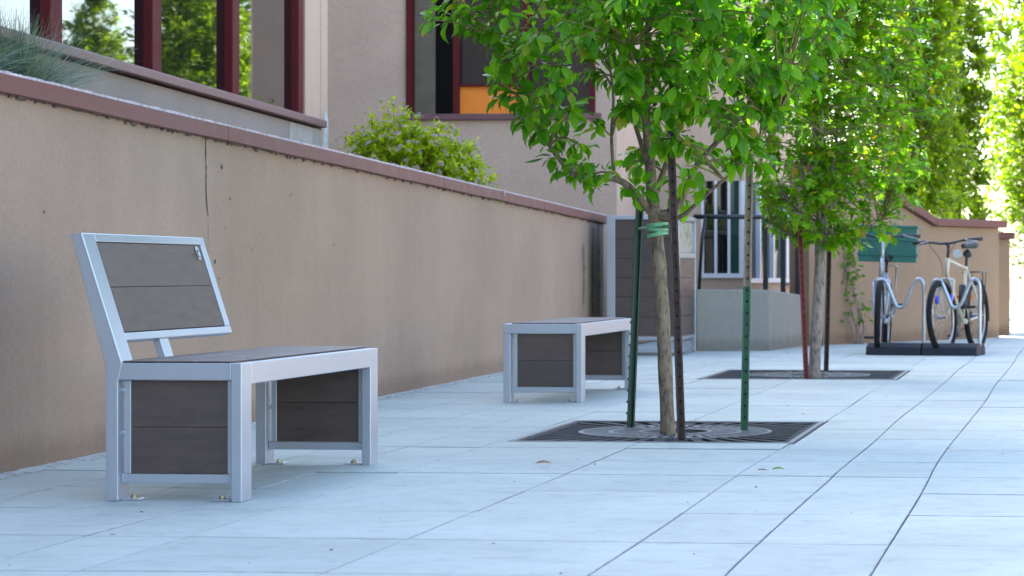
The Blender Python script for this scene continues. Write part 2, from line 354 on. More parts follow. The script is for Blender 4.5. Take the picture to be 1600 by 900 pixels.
# crumbled mortar along the foot of the wall
mb = MB()
for k in range(420):
    Y = random.uniform(7.2, 21.5); X = -3.800 - .0245 * (Y - 8.36) + abs(random.gauss(0, .025)); s_ = random.uniform(.004, .016)
    pts = [Vector((X, Y, .0)) + Vector((random.uniform(-1, 1), random.uniform(-1.4, 1.4), 0)) * s_ for _ in range(6)]
    a0 = sorted(pts, key=lambda q: math.atan2(q.y - Y, q.x - X)); zt = random.uniform(.003, .012)
    mb.add([tuple(q) for q in a0] + [(X, Y, zt)], [(i, (i+1) % 6, 6) for i in range(6)])
tag(mb.build('mortar_crumbs', M['grout'], walk), kind='stuff')
mb = MB(); Y = 7.0
while Y < 21.6:
    w0 = .035 + .03 * random.random(); X = -3.83 - .0245 * (Y - 8.36); Y2 = Y + random.uniform(.05, .12); X2 = -3.83 - .0245 * (Y2 - 8.36)
    mb.add([(X - .03, Y, .001), (X + w0, Y, .001), (X2 + w0 * .9, Y2, .001), (X2 - .03, Y2, .001), (X - .03, Y, .02), (X2 - .03, Y2, .02)], [(1, 2, 5, 4), (0, 1, 4), (3, 5, 2)]); Y = Y2 - .01
mb.build('mortar_fillet', M['grout'], walk)
# grit and specks on the slabs
mb = MB()
for k in range(70):
    X = random.uniform(-3.7, .3); Y = random.uniform(5, 16); s_ = random.choice([.002, .003, .003, .004, .006]); 
    mb.add([(X-s_, Y-s_*.8, .001), (X+s_, Y-s_, .001), (X+s_*.7, Y+s_, .001), (X-s_*.9, Y+s_, .001), (X, Y, s_*.9)], [(0,1,4),(1,2,4),(2,3,4),(3,0,4)])
tag(mb.build('grit', M['grit'], walk), kind='stuff')

kb = empty('kerb', (1.95, 0, 0)); tag(kb, kind='structure')
for k in range(16):
    mb = MB(); mb.box(0, .18, -4 + k*4 + .004, -4 + k*4 + 3.996, -.3, .004); mb.build('kerb_stone', M['yellow'] if k in (9, 10, 11) else M['kerb'], kb, bevel=.015)
mb = MB(); mb.box(2.13, 12.5, -40, 64, -.30, -.14); tag(mb.build('street', M['asphalt']), kind='structure')
mb = MB(); mb.box(12.5, 18, -40, 120, -.30, -.01); tag(mb.build('opposite_pavement', M['kerb']), kind='structure')
mb = MB(); mb.box(-60, 12.5, 64, 74, -.30, -.1); tag(mb.build('cross_street', M['asphalt']), kind='structure')
mb = MB(); mb.box(-60, 1.95, 46.5, 64, -.25, .004); tag(mb.build('far_plaza', M['kerb']), kind='structure')

# ------------------------------------------------------------------ tree grates
def grate(loc, w, d, label):
    r = empty('tree_grate', loc); tag(r, label, 'tree grate', 'cast iron tree grates in the walk')
    mb = MB(); mb.box(-w/2, w/2, -d/2, d/2, -.06, -.045); mb.build('soil_pit', M['soil'], r)
    t = .022
    mb = MB(); mb.box(-w/2, w/2, -d/2, -d/2+t, -.05, .003); mb.box(-w/2, w/2, d/2-t, d/2, -.05, .003)
    mb.box(-w/2, -w/2+t, -d/2+t, d/2-t, -.05, .003); mb.box(w/2-t, w/2, -d/2+t, d/2-t, -.05, .003); mb.build('grate_frame', M['ironedge'], r)
    hw, hd = w/2 - t - .004, d/2 - t - .004
    Rc = [.15, .175, .29, .315, .43, .455]
    def edge(a):
        c_, s_ = abs(math.cos(a)), abs(math.sin(a)); return min(hw / max(c_, 1e-6), hd / max(s_, 1e-6))
    n = 44
    for side in (-1, 1):
        mb = MB()
        def cell(a0, a1, r0, r1, zt=0.0):
            q = [(r0(a0), a0), (r1(a0), a0), (r1(a1), a1), (r0(a1), a1)]
            v = [(rr * math.cos(a), rr * math.sin(a)) for rr, a in q]
            if any(side * x < -.001 for x, y in v): return
            v = [(x + side * .002, y) for x, y in v]
            mb.add([(x, y, zt) for x, y in v] + [(x, y, -.03) for x, y in v], [(0,1,2,3), (7,6,5,4), (0,4,5,1), (1,5,6,2), (2,6,7,3), (3,7,4,0)])
        for k in range(n):
            a0 = 2*math.pi*(k - .5)/n - math.pi/2 + math.pi/n; am = a0 + math.pi/n * 1.05; a1 = a0 + 2*math.pi/n
            K = lambda v: (lambda a: v)
            e = lambda a: edge(a); e2 = lambda a: max(.46, edge(a) - .035)
            cell(a0, am, K(.455), e2, -.002)
            for x0_, x1_ in ((a0, am), (am, a1)):
                cell(x0_, x1_, e2, e, -.001)
        gh = mb.build('grate_half', M['iron'], r)
        for ra, rb in ((.15, .172), (.292, .313), (.432, .453)):
            mb = MB()
            for k in range(n):
                a0 = 2*math.pi*(k - .5)/n - math.pi/2 + math.pi/n; am = a0 + math.pi/n * 1.05; a1 = a0 + 2*math.pi/n
                for x0_, x1_ in ((a0, am), (am, a1)): cell(x0_, x1_, K(ra), K(rb), .0015)
            mb.build('raised_ring', M['wornglare'], gh)
        mb = MB()
        for k in range(n):
            a0 = 2*math.pi*(k - .5)/n - math.pi/2 + math.pi/n; am = a0 + math.pi/n * .9
            cell(a0, am, K(.172), K(.292), .0005); cell(a0, am, K(.313), K(.432), .0005)
        mb.build('radial_bars', M['wornglare'], gh)
    return r
for (x0, x1, y0, y1), lb in zip(GR, ('square cast iron tree grate around the nearest staked tree', 'cast iron tree grate around the second tree near the bicycles')):
    grate(((x0+x1)/2, (y0+y1)/2, 0), x1 - x0, y1 - y0, lb)

# ------------------------------------------------------------------ low stucco wall with red coping
wall = empty('retaining_wall', (-3.828, 8.357, 0), math.atan2(.325, 13.5)); tag(wall, 'long brown stucco planter wall with red coping behind the benches', 'wall')
ctop = lambda y: 1.479 - .0149 * y                         # coping top above local y
y0, y1 = -4.5, 13.50
mb = MB()
ys = [y0 + (y1 - y0) * k / 36 for k in range(37)]
for a, bb in zip(ys, ys[1:]):
    mb.add([(0,a,-.2),(0,bb,-.2),(0,bb,ctop(bb)-.06),(0,a,ctop(a)-.06)], [(0,1,2,3)])
mb.add([(0,y1,-.2),(-.3,y1,-.2),(-.3,y1,ctop(y1)-.06),(0,y1,ctop(y1)-.06),(-.3,y0,-.2),(-.3,y0,ctop(y0)-.06),(0,y0,-.2),(0,y0,ctop(y0)-.06)], [(0,1,2,3),(1,4,5,2),(4,6,7,5),(7,3,2,5)])
mb.build('wall_face', M['wall'], wall)
cuts = [y0 - .02, -1.6, 2.50, 6.9, 10.4, y1 + .05]
for a, bb in zip(cuts, cuts[1:]):
    a += .003; bb -= .003; mb = MB()
    prof = [(-.34, -.055), (.030, -.075), (.034, -.072), (.034, -.008), (.026, 0), (-.34, .0)]
    n = len(prof); S = 12; ring = []
    for k in range(S + 1):
        y = a + (bb - a) * k / S; ring += [(x, y, ctop(y) + z + .0015 * math.sin(y * 3.1)) for x, z in prof]
    fs = [(k*n+i, k*n+(i+1) % n, (k+1)*n+(i+1) % n, (k+1)*n+i) for k in range(S) for i in range(n)] + [tuple(range(n)), tuple(range(S*n, S*n+n))[::-1]]
    mb.add(ring, fs); o = mb.build('coping_section', M['cap'], wall)
    mb = MB(); S = int((bb - a) / .05)
    for k in range(S):                                     # worn, paint-chipped arris on top
        ya = a + (bb - a) * k / S; yb = a + (bb - a) * (k + 1) / S; h0 = .004 + random.random() * .006
        mb.box(.012, .0315, ya, yb, ctop(ya) - .006, ctop(ya) + h0 * .6)
    mb.build('worn_edge', M['capedge'], o)
# ragged sealant under the coping
mb = MB(); y = y0
while y < y1:
    yb = y + random.uniform(.008, .04); dp = .0765 + random.random() ** 5 * .018
    mb.add([(.001, y, ctop(y) - .06), (.014 + .01*random.random(), y, ctop(y) - .074), (.003, y, ctop(y) - dp), (.001, yb, ctop(yb) - .06), (.014 + .01*random.random(), yb, ctop(yb) - .074), (.003, yb, ctop(yb) - dp)],
           [(0,1,4,3), (1,2,5,4), (0,2,1), (3,4,5)]); y = yb
mb.build('sealant_bead', M['tar'], wall)
# vertical crack, chips and scratches
def ribbon(y, z0, z1, w, off, step=.02, wander=.006):
    mb = MB(); z = z0; yy = y; L_, R_ = [], []
    while z > z1:
        ww = w * random.uniform(.3, 1.2); L_.append((.0025, yy - ww, z)); R_.append((.0025, yy + ww, z)); z -= step; yy += random.uniform(-wander, wander) + off
    n = len(L_); mb.add(L_ + R_, [(i, n+i, n+i+1, i+1) for i in range(n-1)]); return mb
ribbon(2.27, 1.37, 1.0, .007, .0010).build('crack', M['crack'], wall)
ribbon(2.30, 1.0, .45, .0022, 0).build('crack', M['stain'], wall)
for (yy, zz, rr) in [(2.50, 1.245, .010), (2.62, 1.10, .007), (2.40, .80, .010), (2.46, .72, .006), (2.55, .96, .005), (2.95, .86, .006), (.4, .98, .006), (1.2, .55, .005), (4.4, .9, .006), (3.6, 1.15, .006), (5.6, .6, .006)]:
    mb = MB(); mb.add([(.0025, yy + rr*1.4*math.cos(t)*random.uniform(.6, 1.2), zz + rr*math.sin(t)*random.uniform(.7, 1.4)) for t in (k*math.pi/4 for k in range(8))], [tuple(range(8))]); mb.build('chip', M['crack'], wall)
ribbon(9.15, .75, .60, .004, 0).build('scratch', M['grout'], wall)
for yy, za, zb in [(12.4, 1.0, .45), (12.9, 1.15, .35), (13.2, 1.2, .3)]:
    ribbon(yy, za, zb, .06, 0, .03, .015).build('damp_streak', M['stain'], wall)

# planter bed behind the wall
mb = MB(); mb.add([(-4.3, 2, 1.40), (-4.05, 2, 1.40), (-4.05, 8.3, 1.32), (-4.40, 21.9, 1.12), (-4.75, 23.3, 1.12), (-9, 23.3, 1.3), (-9, 16.4, 1.3), (-5.2, 16.4, 1.30), (-4.7, 10, 1.36)], [tuple(range(9))])
mb.add([(-4.40, 21.9, 1.12), (-4.40, 21.9, 0), (-4.75, 23.3, 0), (-4.75, 23.3, 1.12)], [(0,1,2,3)])
tag(mb.build('planter_bed', M['mulch']), kind='structure')

# ------------------------------------------------------------------ building
bld = empty('building'); tag(bld, 'tan stucco building with dark red framed windows and white bay windows', 'building')
FZ = R(4.97)
fac = Matrix.Translation((-5.214, 16.663, 0)) @ Matrix.Rotation(FZ, 4, 'Z')
def bpart(mb, name, mat, parent=bld, xf=None, bevel=0):
    o = mb.build(name, mat, parent, bevel=bevel)
    if xf is not None and parent is bld: o.matrix_local = xf
    return o
ZS, ZT = 1.83, 3.75; FA, FB = -14.0, -.57                # window band: sill, head; local y
mb = MB(); mb.box(-.35, 0, -22, 0, 0, ZS - .06); bpart(mb, 'wall_below_windows', M['plinth'], xf=fac)
mb = MB(); mb.box(-.35, .0, FB, 0, ZS - .0, ZT); bpart(mb, 'wall_pier', M['bwall'], xf=fac)
mb = MB(); mb.box(-.35, .0, -22, 0, ZT, 4.52); bpart(mb, 'upper_wall', M['bwall'], xf=fac)
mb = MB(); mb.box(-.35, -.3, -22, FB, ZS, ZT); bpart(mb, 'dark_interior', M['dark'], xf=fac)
mb = MB(); mb.box(-.1, .05, -22, -.10, ZS - .048, ZS + .004); o = bpart(mb, 'window_sill', M['sill'], xf=fac, bevel=.006)
mb = MB(); mb.box(-3.4, .012, -.10, .10, 1.2, 4.51); bpart(mb, 'corner_strip', M['bwall'], xf=fac, bevel=.01)
# flaking white patch at the corner foot
mb = MB(); mb.add([(.0145, -.085, 1.25), (.0145, .095, 1.25), (.0145, .095, 1.86), (.0145, .03, 1.93), (.0145, -.02, 1.88), (.0145, -.04, 1.76), (.0145, -.085, 1.66)], [tuple(range(7))]); bpart(mb, 'bare_render_patch', M['whitewash'], xf=fac)
mb = MB(); mb.box(.001, .004, -1.05, -.10, 1.2, 1.768); bpart(mb, 'pale_render_patch', M['palepatch'], xf=fac)
mull = [-.72, -2.47, -4.15, -5.80, -7.45, -9.1, -10.8, -12.4]
for yy in mull:
    w = .17 if yy < -1 else .15
    mb = MB(); mb.box(-.14, .006, yy - w/2, yy + w/2, ZS + .004, ZT); bpart(mb, 'mullion', M['red'], xf=fac, bevel=.006)
for a, bb in zip(mull, mull[1:]):
    mb = MB(); mb.box(-.055, -.045, bb + .08, a - .08, ZS + .004, ZT); bpart(mb, 'window_pane', M['glass'], xf=fac)
mb = MB(); mb.box(-7, -.36, -22, -.2, 0, 4.50); bpart(mb, 'wing_light_block', M['roof'], xf=fac)  # unseen box added behind the window panes to block light
mb = MB(); mb.box(-7.2, .1, -22.1, .1, 4.52, 4.62); bpart(mb, 'wing_roof', M['roof'], xf=fac)
# set-back wing that faces the viewer
YF = 23.25; wx0, wx1 = -6.42, -4.50; sz = 2.32
mb = MB(); mb.box(-9, wx0, YF, YF + .3, 0, 4.75); bpart(mb, 'front_wall', M['bwall'])
mb = MB(); mb.box(wx0, wx1, YF, YF + .3, 0, sz - .05); bpart(mb, 'front_wall', M['bwall'])
mb = MB(); mb.box(wx1, -4.287, YF, YF + .3, 0, 4.75); bpart(mb, 'front_wall', M['bwall'])
mb = MB(); mb.box(wx0, wx1, YF, YF + .3, 4.4, 4.75); bpart(mb, 'front_wall', M['bwall'])
mb = MB(); mb.box(wx0 - .06, wx1 + .06, YF - .05, YF + .1, sz - .05, sz + .01); bpart(mb, 'window_sill', M['sill'], bevel=.005)
for x, w in [(wx0 + .025, .05), (-5.915, .05), (-5.2, .05), (wx1 - .025, .05)]:
    mb = MB(); mb.box(x - w/2, x + w/2, YF - .03, YF + .12, sz + .01, 4.4); bpart(mb, 'window_frame', M['red'], bevel=.004)
mb = MB(); mb.box(wx0 + .05, -6.16, YF + .13, YF + .15, sz, 4.4); bpart(mb, 'window_reveal', M['beigein'])
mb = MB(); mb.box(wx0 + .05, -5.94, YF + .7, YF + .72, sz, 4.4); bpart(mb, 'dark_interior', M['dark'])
mb = MB(); mb.box(-5.89, -5.225, YF + .07, YF + .085, sz + .01, sz + .29); bpart(mb, 'orange_panel', M['orange'])
mb = MB(); mb.box(-5.89, -5.225, YF + .07, YF + .085, sz + .31, 4.4); bpart(mb, 'window_pane', M['glass2'])
mb = MB(); mb.box(-5.89, -5.225, YF + .02, YF + .09, sz + .29, sz + .31); bpart(mb, 'window_frame', M['red'])
mb = MB(); mb.box(-5.175, wx1 - .05, YF + .07, YF + .085, sz + .01, 4.4); bpart(mb, 'window_pane', M['glass2'])
mb = MB(); mb.box(-9, -4.62, YF + .75, 30, 0, 4.73); bpart(mb, 'wing_light_block', M['roof'])  # the same unseen light-blocking box for the set-back wing
mb = MB(); mb.box(-4.61, -4.287, YF + .301, 25.76, 0, 4.75); bpart(mb, 'side_wall', M['bwall'])
mb = MB(); mb.box(-9, -4.2, YF - .1, 30, 4.75, 4.85); bpart(mb, 'wing_roof', M['roof'])
mb = MB(); mb.box(-15, -9.02, -6, 30, 0, 8.9); bpart(mb, 'shade_block', M['bwall'])  # unseen mass added behind, its height set to shade the walk
# bay with white windows beyond the concrete planter
bay = [(-4.287, 25.765), (-3.34, 25.80), (-3.06, 27.45), (-2.93, 28.4)]
zsill = [.735, .68, .635]
for k, (a, bb) in enumerate(zip(bay, bay[1:])):
    a, bb = Vector(a), Vector(bb); d = bb - a; Lk = d.length; ang = math.atan2(d.y, d.x)
    xf = Matrix.Translation((a.x, a.y, 0)) @ Matrix.Rotation(ang, 4, 'Z')
    z0 = zsill[k]; x_in = .49 if k == 0 else .03; x_out = Lk - .02 if k < 2 else Lk - .15
    mb = MB(); mb.box(0, Lk, 0, .25, 0, z0 - .05); bpart(mb, 'bay_wall', M['bwall'], xf=xf)
    mb = MB(); mb.box(0, Lk, 0, .25, 1.75, 4.6); bpart(mb, 'bay_wall', M['bwall'], xf=xf)
    if x_in > .1: mb = MB(); mb.box(0, x_in, 0, .25, z0 - .05, 1.75); bpart(mb, 'bay_wall', M['bwall'], xf=xf)
    mb = MB(); mb.box(x_in - .02, x_out + .02, -.05, .1, z0 - .05, z0); bpart(mb, 'window_sill', M['white'], xf=xf)
    nb = 3 if k == 0 else 3
    for q in range(nb + 1):
        xx = x_in + (x_out - x_in) * q / nb; w = .028 if k == 0 else .05
        mb = MB(); mb.box(xx - w/2, xx + w/2, -.02, .06, z0, 1.75); bpart(mb, 'window_frame', M['white'], xf=xf)
    for q in range(nb):
        xa = x_in + (x_out - x_in) * q / nb; xb_ = x_in + (x_out - x_in) * (q+1) / nb
        mb = MB(); mb.box(xa + .012, xb_ - .012, .03, .04, z0, 1.75); bpart(mb, 'window_pane', M['glassg'] if (k == 0 and q == 2) else M['glass2'], xf=xf)

# ------------------------------------------------------------------ benches
def bench(loc, L, back, label, rz=0):
    r = empty('bench', loc, rz); tag(r, label, 'bench', 'silver framed benches with brown composite planks')
    W, HS, wx, wy = .458, .453, .042, .098
    sm = M['silver']
    for yb in (0, L - wy):
        for xa, xb in ((0, wx), (W - wx + .006, W)):
            mb = MB(); mb.box(xa, xb, yb, yb + wy, .0, HS - .0005 if xa else HS - .0565); mb.build('leg', sm, r, bevel=.003)
        mb = MB(); mb.box(0, W - wx + .006, yb + .004, yb + wy - .004, HS - .056, HS - .001); mb.build('side_rail', sm, r, bevel=.003)
        yc = yb + .03
        fr = MB(); fr.box(wx + .010, wx + .032, yc, yc + .03, .088, HS - .058); fr.box(W - wx - .016, W - wx + .005, yc, yc + .03, .088, HS - .058); fr.box(wx + .001, W - wx + .005, yc - .004, yc + .034, .058, .088)
        fr.build('panel_frame', sm, r, bevel=.002)
        for q in range(2):
            za = .0895 + q * .1525; mb = MB(); mb.box(wx + .033, W - wx - .017, yc + (.004 if yb == 0 else .017), yc + (.0155 if yb == 0 else .026), za, za + .1512); mb.build('panel_plank', M['plank'], r, bevel=.0012)
            mb = MB(); mb.box(wx + .033, W - wx - .017, yc + (.017 if yb == 0 else .004), yc + (.026 if yb == 0 else .0155), za, za + .1512); mb.build('panel_plank', M['plank'], r, bevel=.0012)
        mb = MB(); mb.box(wx + .033, W - wx - .017, yc + .016, yc + .0165, .09, HS - .059); mb.build('seam_light_stop', M['dark'], r)  # thin dark sheet added to stop light leaking through the plank seam
        for xa in (wx + .001, W - wx - .065):
            fp = MB(); fp.box(xa, xa + .062, yb + .02, yb + .07, .0, .007); f_ = fp.build('foot_plate', sm, r, bevel=.002)
            cx = xa + (.036 if xa < .2 else .026); bo = MB(); bo.tube([(cx, yb + .045, .007), (cx, yb + .045, .009)], .013, 12); bo.tube([(cx, yb + .045, .009), (cx, yb + .045, .017)], .0095, 6); bo.tube([(cx, yb + .045, .017), (cx, yb + .045, .021)], .005, 8); bo.build('bolt', M['bolt'], f_)
        for q in range(3):
            zz = .075 + q * .14; wl = MB(); wl.box(wx - .001, wx + .011, yc + .004, yc + .022, zz, zz + .016); wl.build('weld_tab', M['galv'], r, bevel=.003)
    mb = MB(); mb.box(W - wx + .006, W, wy, L - wy, HS - .072, HS - .0005); mb.build('front_rail', sm, r, bevel=.003)
    mb = MB(); mb.box(0, wx, wy, L - wy, HS - .072, HS - .0005); mb.build('back_rail', sm, r, bevel=.003)
    xs0, xs1 = wx + .003, W - wx + .003; nb = 3; bw = (xs1 - xs0) / nb
    for q in range(nb):
        mb = MB(); mb.box(xs0 + q*bw + .0015, xs0 + (q+1)*bw - .0015, .012, L - .012, HS + .0002, HS + .006)
        mb.build('seat_plank', M['plank'], r, bevel=.002)
    for yy in (L * .33, L * .66):
        mb = MB(); mb.box(wx, W - wx + .006, yy - .02, yy + .02, HS - .05, HS - .003); mb.build('cross_bar', sm, r)
    if back:
        BL = 1.115
        A, B = Vector((.056, HS)), Vector((-.080, .879)); d = B - A; nrm = Vector((-d.y, d.x)).normalized() # towards the rear
        def P(s, t): q = A + d * s + nrm * t; return (q.x, q.y)
        mb = MB(); mb.prism([(0, HS - .06), (.0, HS - .01), (-.118, .874), P(1, 0), P(0, 0), (wx, HS - .06)], 'y', 0, wy); mb.build('back_post', sm, r, bevel=.003)
        fr = MB()
        for s0, s1 in ((.165, .225), (.935, 1.0)):
            fr.prism([P(s0, 0), P(s1, 0), P(s1, .036), P(s0, .036)], 'y', wy, BL)
        fr.prism([P(.225, 0), P(.935, 0), P(.935, .036), P(.225, .036)], 'y', BL - .045, BL); fr.build('backrest_frame', sm, r, bevel=.003)
        for q in range(2):
            s0 = .232 + q * .35; mb = MB(); mb.prism([P(s0, .002), P(s0 + .347, .002), P(s0 + .347, .026), P(s0, .026)], 'y', wy + .008, BL - .053); pk = mb.build('back_plank', M['plank'], r, bevel=.002)
        mb = MB(); mb.prism([P(0, .004), P(.165, .004), P(.165, .03), P(0, .03)], 'y', .40, .475); mb.build('strut', sm, r, bevel=.002)
        # oval badge with an incised curl, upper far corner
        bd = MB(); cy, cs = BL - .105, .862; n = 20
        ring = [(cy + .019 * math.cos(t), .027 * math.sin(t)) for t in (2*math.pi*k/n for k in range(n))]
        bd.add([(*[P(cs + v / d.length, -.001)[0]], u, P(cs + v / d.length, -.001)[1]) for u, v in ring], [tuple(range(n))]); o = bd.build('badge', M['badge'], pk)
        cu = MB(); pts = []
        for k in range(12):
            t = k / 11 * 4.6 + .6; rr = .006 + .0007 * k; q = P(cs + rr * 1.3 * math.sin(t) / d.length, -.003); pts.append((q[0], cy + rr * math.cos(t), q[1]))
        cu.tube(pts, .0015, 5); cu.build('badge_emblem', M['badgeline'], pk)
    return r
bench((-3.077, 7.50, 0), 1.57, True, 'silver metal bench with dark brown plank backrest, nearest in front of the wall')
bench((-3.122, 13.36, 0), 1.66, False, 'backless silver bench with brown plank ends, left of the staked tree')

# slatted litter enclosure
cb = empty('litter_enclosure', (-3.951, 20.94, 0)); tag(cb, 'tall brown slatted litter enclosure with silver frame at the wall end', 'bin')
Wc, Dc, Hc = .68, 1.02, 1.255
for xa in (0, Wc - .06):
    for ya in (0, Dc - .05):
        mb = MB(); mb.box(xa, xa + (.075 if xa == 0 else .035), ya, ya + .05, 0, Hc - .035); mb.build('post', M['silver'], cb, bevel=.003)
mb = MB(); mb.box(0, Wc - .025, 0, Dc, Hc - .035, Hc); mb.build('top_cap', M['silver'], cb, bevel=.003)
for za in (.14, .03):
    mb = MB(); mb.box(.0751, Wc - .0601, .005, .045, za, za + .03); mb.build('rail', M['silver'], cb, bevel=.002)
    mb = MB(); mb.box(Wc - .058, Wc - .028, .0505, Dc - .0505, za, za + .03); mb.build('rail', M['silver'], cb, bevel=.002)
for q in range(6):
    za = .178 + q * .174
    mb = MB(); mb.box(.077, Wc - .062, .018, .04, za, za + .171); mb.build('plank', M['plank'], cb, bevel=.002)
    mb = MB(); mb.box(.02, .04, .052, Dc - .052, za, za + .171); mb.build('plank', M['plank'], cb, bevel=.002)
    if q < 4: mb = MB(); mb.box(Wc - .05, Wc - .03, .052, Dc - .052, za, za + .171); mb.build('plank', M['plank'], cb, bevel=.002)
mb = MB(); mb.box(.05, Wc - .065, .0405, .042, .18, Hc - .04); mb.box(Wc - .055, Wc - .0505, .06, Dc - .06, .18, .87); mb.build('slat_light_stop', M['dark'], cb)  # added dark sheets that keep light from showing between the planks
mb = MB(); mb.box(Wc - .05, Wc - .04, .08, Dc - .08, .93, 1.2); mb.build('flap_door', M['badge'], cb, bevel=.003)
mb = MB(); mb.box(Wc - .055, Wc - .02, .052, Dc - .052, .88, .925); mb.build('flap_sill', M['silver'], cb, bevel=.003)

# concrete planter wall with black railing
cw = empty('concrete_planter'); tag(cw, 'low grey concrete planter wall beside the litter enclosure', 'planter')
pl = [(-3.33, 22.17), (-2.66, 22.40), (-2.49, 23.95), (-2.42, 24.5)]; zt = [.585, .58, .515, .50]
mb = MB(); n = len(pl)
inn = [(-3.33, 22.32), (-2.79, 22.50), (-2.64, 23.97), (-2.57, 24.5)]
vs = [(x, y, -.1) for x, y in pl] + [(x, y, z) for (x, y), z in zip(pl, zt)] + [(x, y, z) for (x, y), z in zip(inn, zt)] + [(x, y, -.1) for x, y in inn]
fs = [(i, i+1, n+i+1, n+i) for i in range(n-1)] + [(n+i, n+i+1, 2*n+i+1, 2*n+i) for i in range(n-1)] + [(2*n+i, 2*n+i+1, 3*n+i+1, 3*n+i) for i in range(n-1)] + [(0, n, 2*n, 3*n), (n-1, 4*n-1, 3*n-1, 2*n-1)]
mb.add(vs, fs); mb.build('planter_wall', M['greycon'], cw, bevel=.012)
mb = MB(); mb.add([(-3.33, 22.31, .42), (-2.78, 22.49, .42), (-2.56, 24.5, .36), (-3.33, 25.7, .42)], [(0,1,2,3)]); mb.build('planting_soil', M['mulch'], cw)
rl = empty('railing'); tag(rl, 'black metal railing with square posts on the concrete planter', 'railing')
rp = [(-3.32, 22.24, .58), (-2.70, 22.46, .57), (-2.615, 23.2, .545), (-2.55, 23.95, .51), (-2.50, 24.42, .50)]
for k, (x, y, z) in enumerate(rp[1:]):
    mb = MB(); mb.box(x - .024, x + .024, y - .024, y + .024, z - .02, 1.29); mb.build('post', M['black'], rl, bevel=.003)
mb = MB(); mb.tube([(-3.36, 22.23, 1.275)] + [(x, y, 1.275 + .002 * k) for k, (x, y, z) in enumerate(rp[1:])], .022, 8); mb.build('top_rail', M['black'], rl, smooth=True)
mb = MB(); mb.tube([(-3.25, 22.25, 1.27), (-3.28, 22.24, 1.05), (-3.31, 22.24, .58)], .016, 8); mb.build('brace', M['black'], rl, smooth=True)

# far stucco wall behind the bicycles
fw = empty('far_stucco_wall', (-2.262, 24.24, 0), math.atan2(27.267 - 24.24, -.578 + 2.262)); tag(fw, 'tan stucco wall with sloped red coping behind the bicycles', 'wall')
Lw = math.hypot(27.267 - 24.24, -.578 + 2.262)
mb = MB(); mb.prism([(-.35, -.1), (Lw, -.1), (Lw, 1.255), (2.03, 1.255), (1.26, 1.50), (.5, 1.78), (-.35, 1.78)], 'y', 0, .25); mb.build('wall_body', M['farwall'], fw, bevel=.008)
for (xa, za), (xb_, zb) in (((-.36, 1.782), (.5, 1.782)), ((.5, 1.782), (1.26, 1.502)), ((1.26, 1.502), (2.03, 1.257)), ((2.03, 1.257), (Lw + .09, 1.257))):
    mb = MB(); mb.prism([(xa, za), (xb_ - .002, zb), (xb_ - .002, zb + .085), (xa, za + .085)], 'y', -.06, .31); mb.build('coping_section', M['cap'], fw, bevel=.006)
pr = empty('stucco_pier', (-.60, 28.05, 0)); tag(pr, 'short tan stucco pier with red cap at the far right wall end', 'pier')
mb = MB(); mb.box(-.2, .125, 0, .5, -.1, 1.14); mb.build('pier_body', M['farwall'], pr, bevel=.008)
mb = MB(); mb.box(-.26, .185, -.06, .56, 1.141, 1.22); mb.build('pier_cap', M['cap'], pr, bevel=.006)
# ------------------------------------------------------------------ foliage tools
OV = (np.array([(0,0,0),(.22,.20,.05),(.22,0,0),(.22,-.20,.05),(.55,.27,.05),(.55,0,-.01),(.55,-.27,.05),(.82,.15,-.02),(.82,0,-.06),(.82,-.15,-.02),(1,0,-.14)], float),
      [(0,2,1),(0,3,2),(1,2,5,4),(2,3,6,5),(4,5,8,7),(5,6,9,8),(7,8,10),(8,9,10)])
MA = (np.array([(0,0,0),(.12,.30,.03),(.30,.16,.02),(.52,.46,-.02),(.58,.18,.02),(1,0,-.10),(.58,-.18,.02),(.52,-.46,-.02),(.30,-.16,.02),(.12,-.30,.03),(.4,0,-.01)], float),
      [(0,10,2,1),(2,10,4,3),(4,10,5),(5,10,6),(6,10,8,7),(8,10,0,9)])
SI = (np.array([(0,0,0),(.45,.28,.05),(.45,-.28,.05),(1,0,-.1),(.5,0,-.02)], float), [(0,4,1),(0,2,4),(1,4,3),(4,2,3)])
def frames(d, n):
    d = d / np.linalg.norm(d, axis=1, keepdims=True); n = n - (n * d).sum(1, keepdims=True) * d; n /= np.linalg.norm(n, axis=1, keepdims=True) + 1e-9
    return np.stack([d, np.cross(n, d), n], axis=2)          # columns: along, side, normal
def leaf_mesh(name, tmpl, pos, F, size, mat, parent):
    V, fs = tmpl; n = len(pos); nv = len(V)
    sh = np.stack([np.ones(n), rng.uniform(.72, 1.18, n), rng.uniform(-.3, 2.6, n)], axis=1)      # each leaf its own width and curl
    W = np.einsum('nij,nvj->nvi', F, V[None] * sh[:, None, :]) * size[:, None, None] + pos[:, None, :]
    nf = len(fs); lens = np.array([len(f) for f in fs]); flat = np.concatenate([np.array(f) for f in fs])
    loops = (flat[None, :] + (np.arange(n) * nv)[:, None]).ravel()
    tot = np.tile(lens, n); start = np.concatenate([[0], np.cumsum(tot)[:-1]])
    me = bpy.data.meshes.new(name); me.vertices.add(n * nv); me.vertices.foreach_set('co', W.ravel().astype(np.float32))
    me.loops.add(len(loops)); me.loops.foreach_set('vertex_index', loops.astype(np.int32))
    me.polygons.add(n * nf); me.polygons.foreach_set('loop_start', start.astype(np.int32)); me.polygons.foreach_set('loop_total', tot.astype(np.int32))
    me.update(calc_edges=True); me.validate(); me.polygons.foreach_set('use_smooth', [True] * len(me.polygons)); me.materials.append(mat)
    o = bpy.data.objects.new(name, me); col.objects.link(o); o.parent = parent; return o
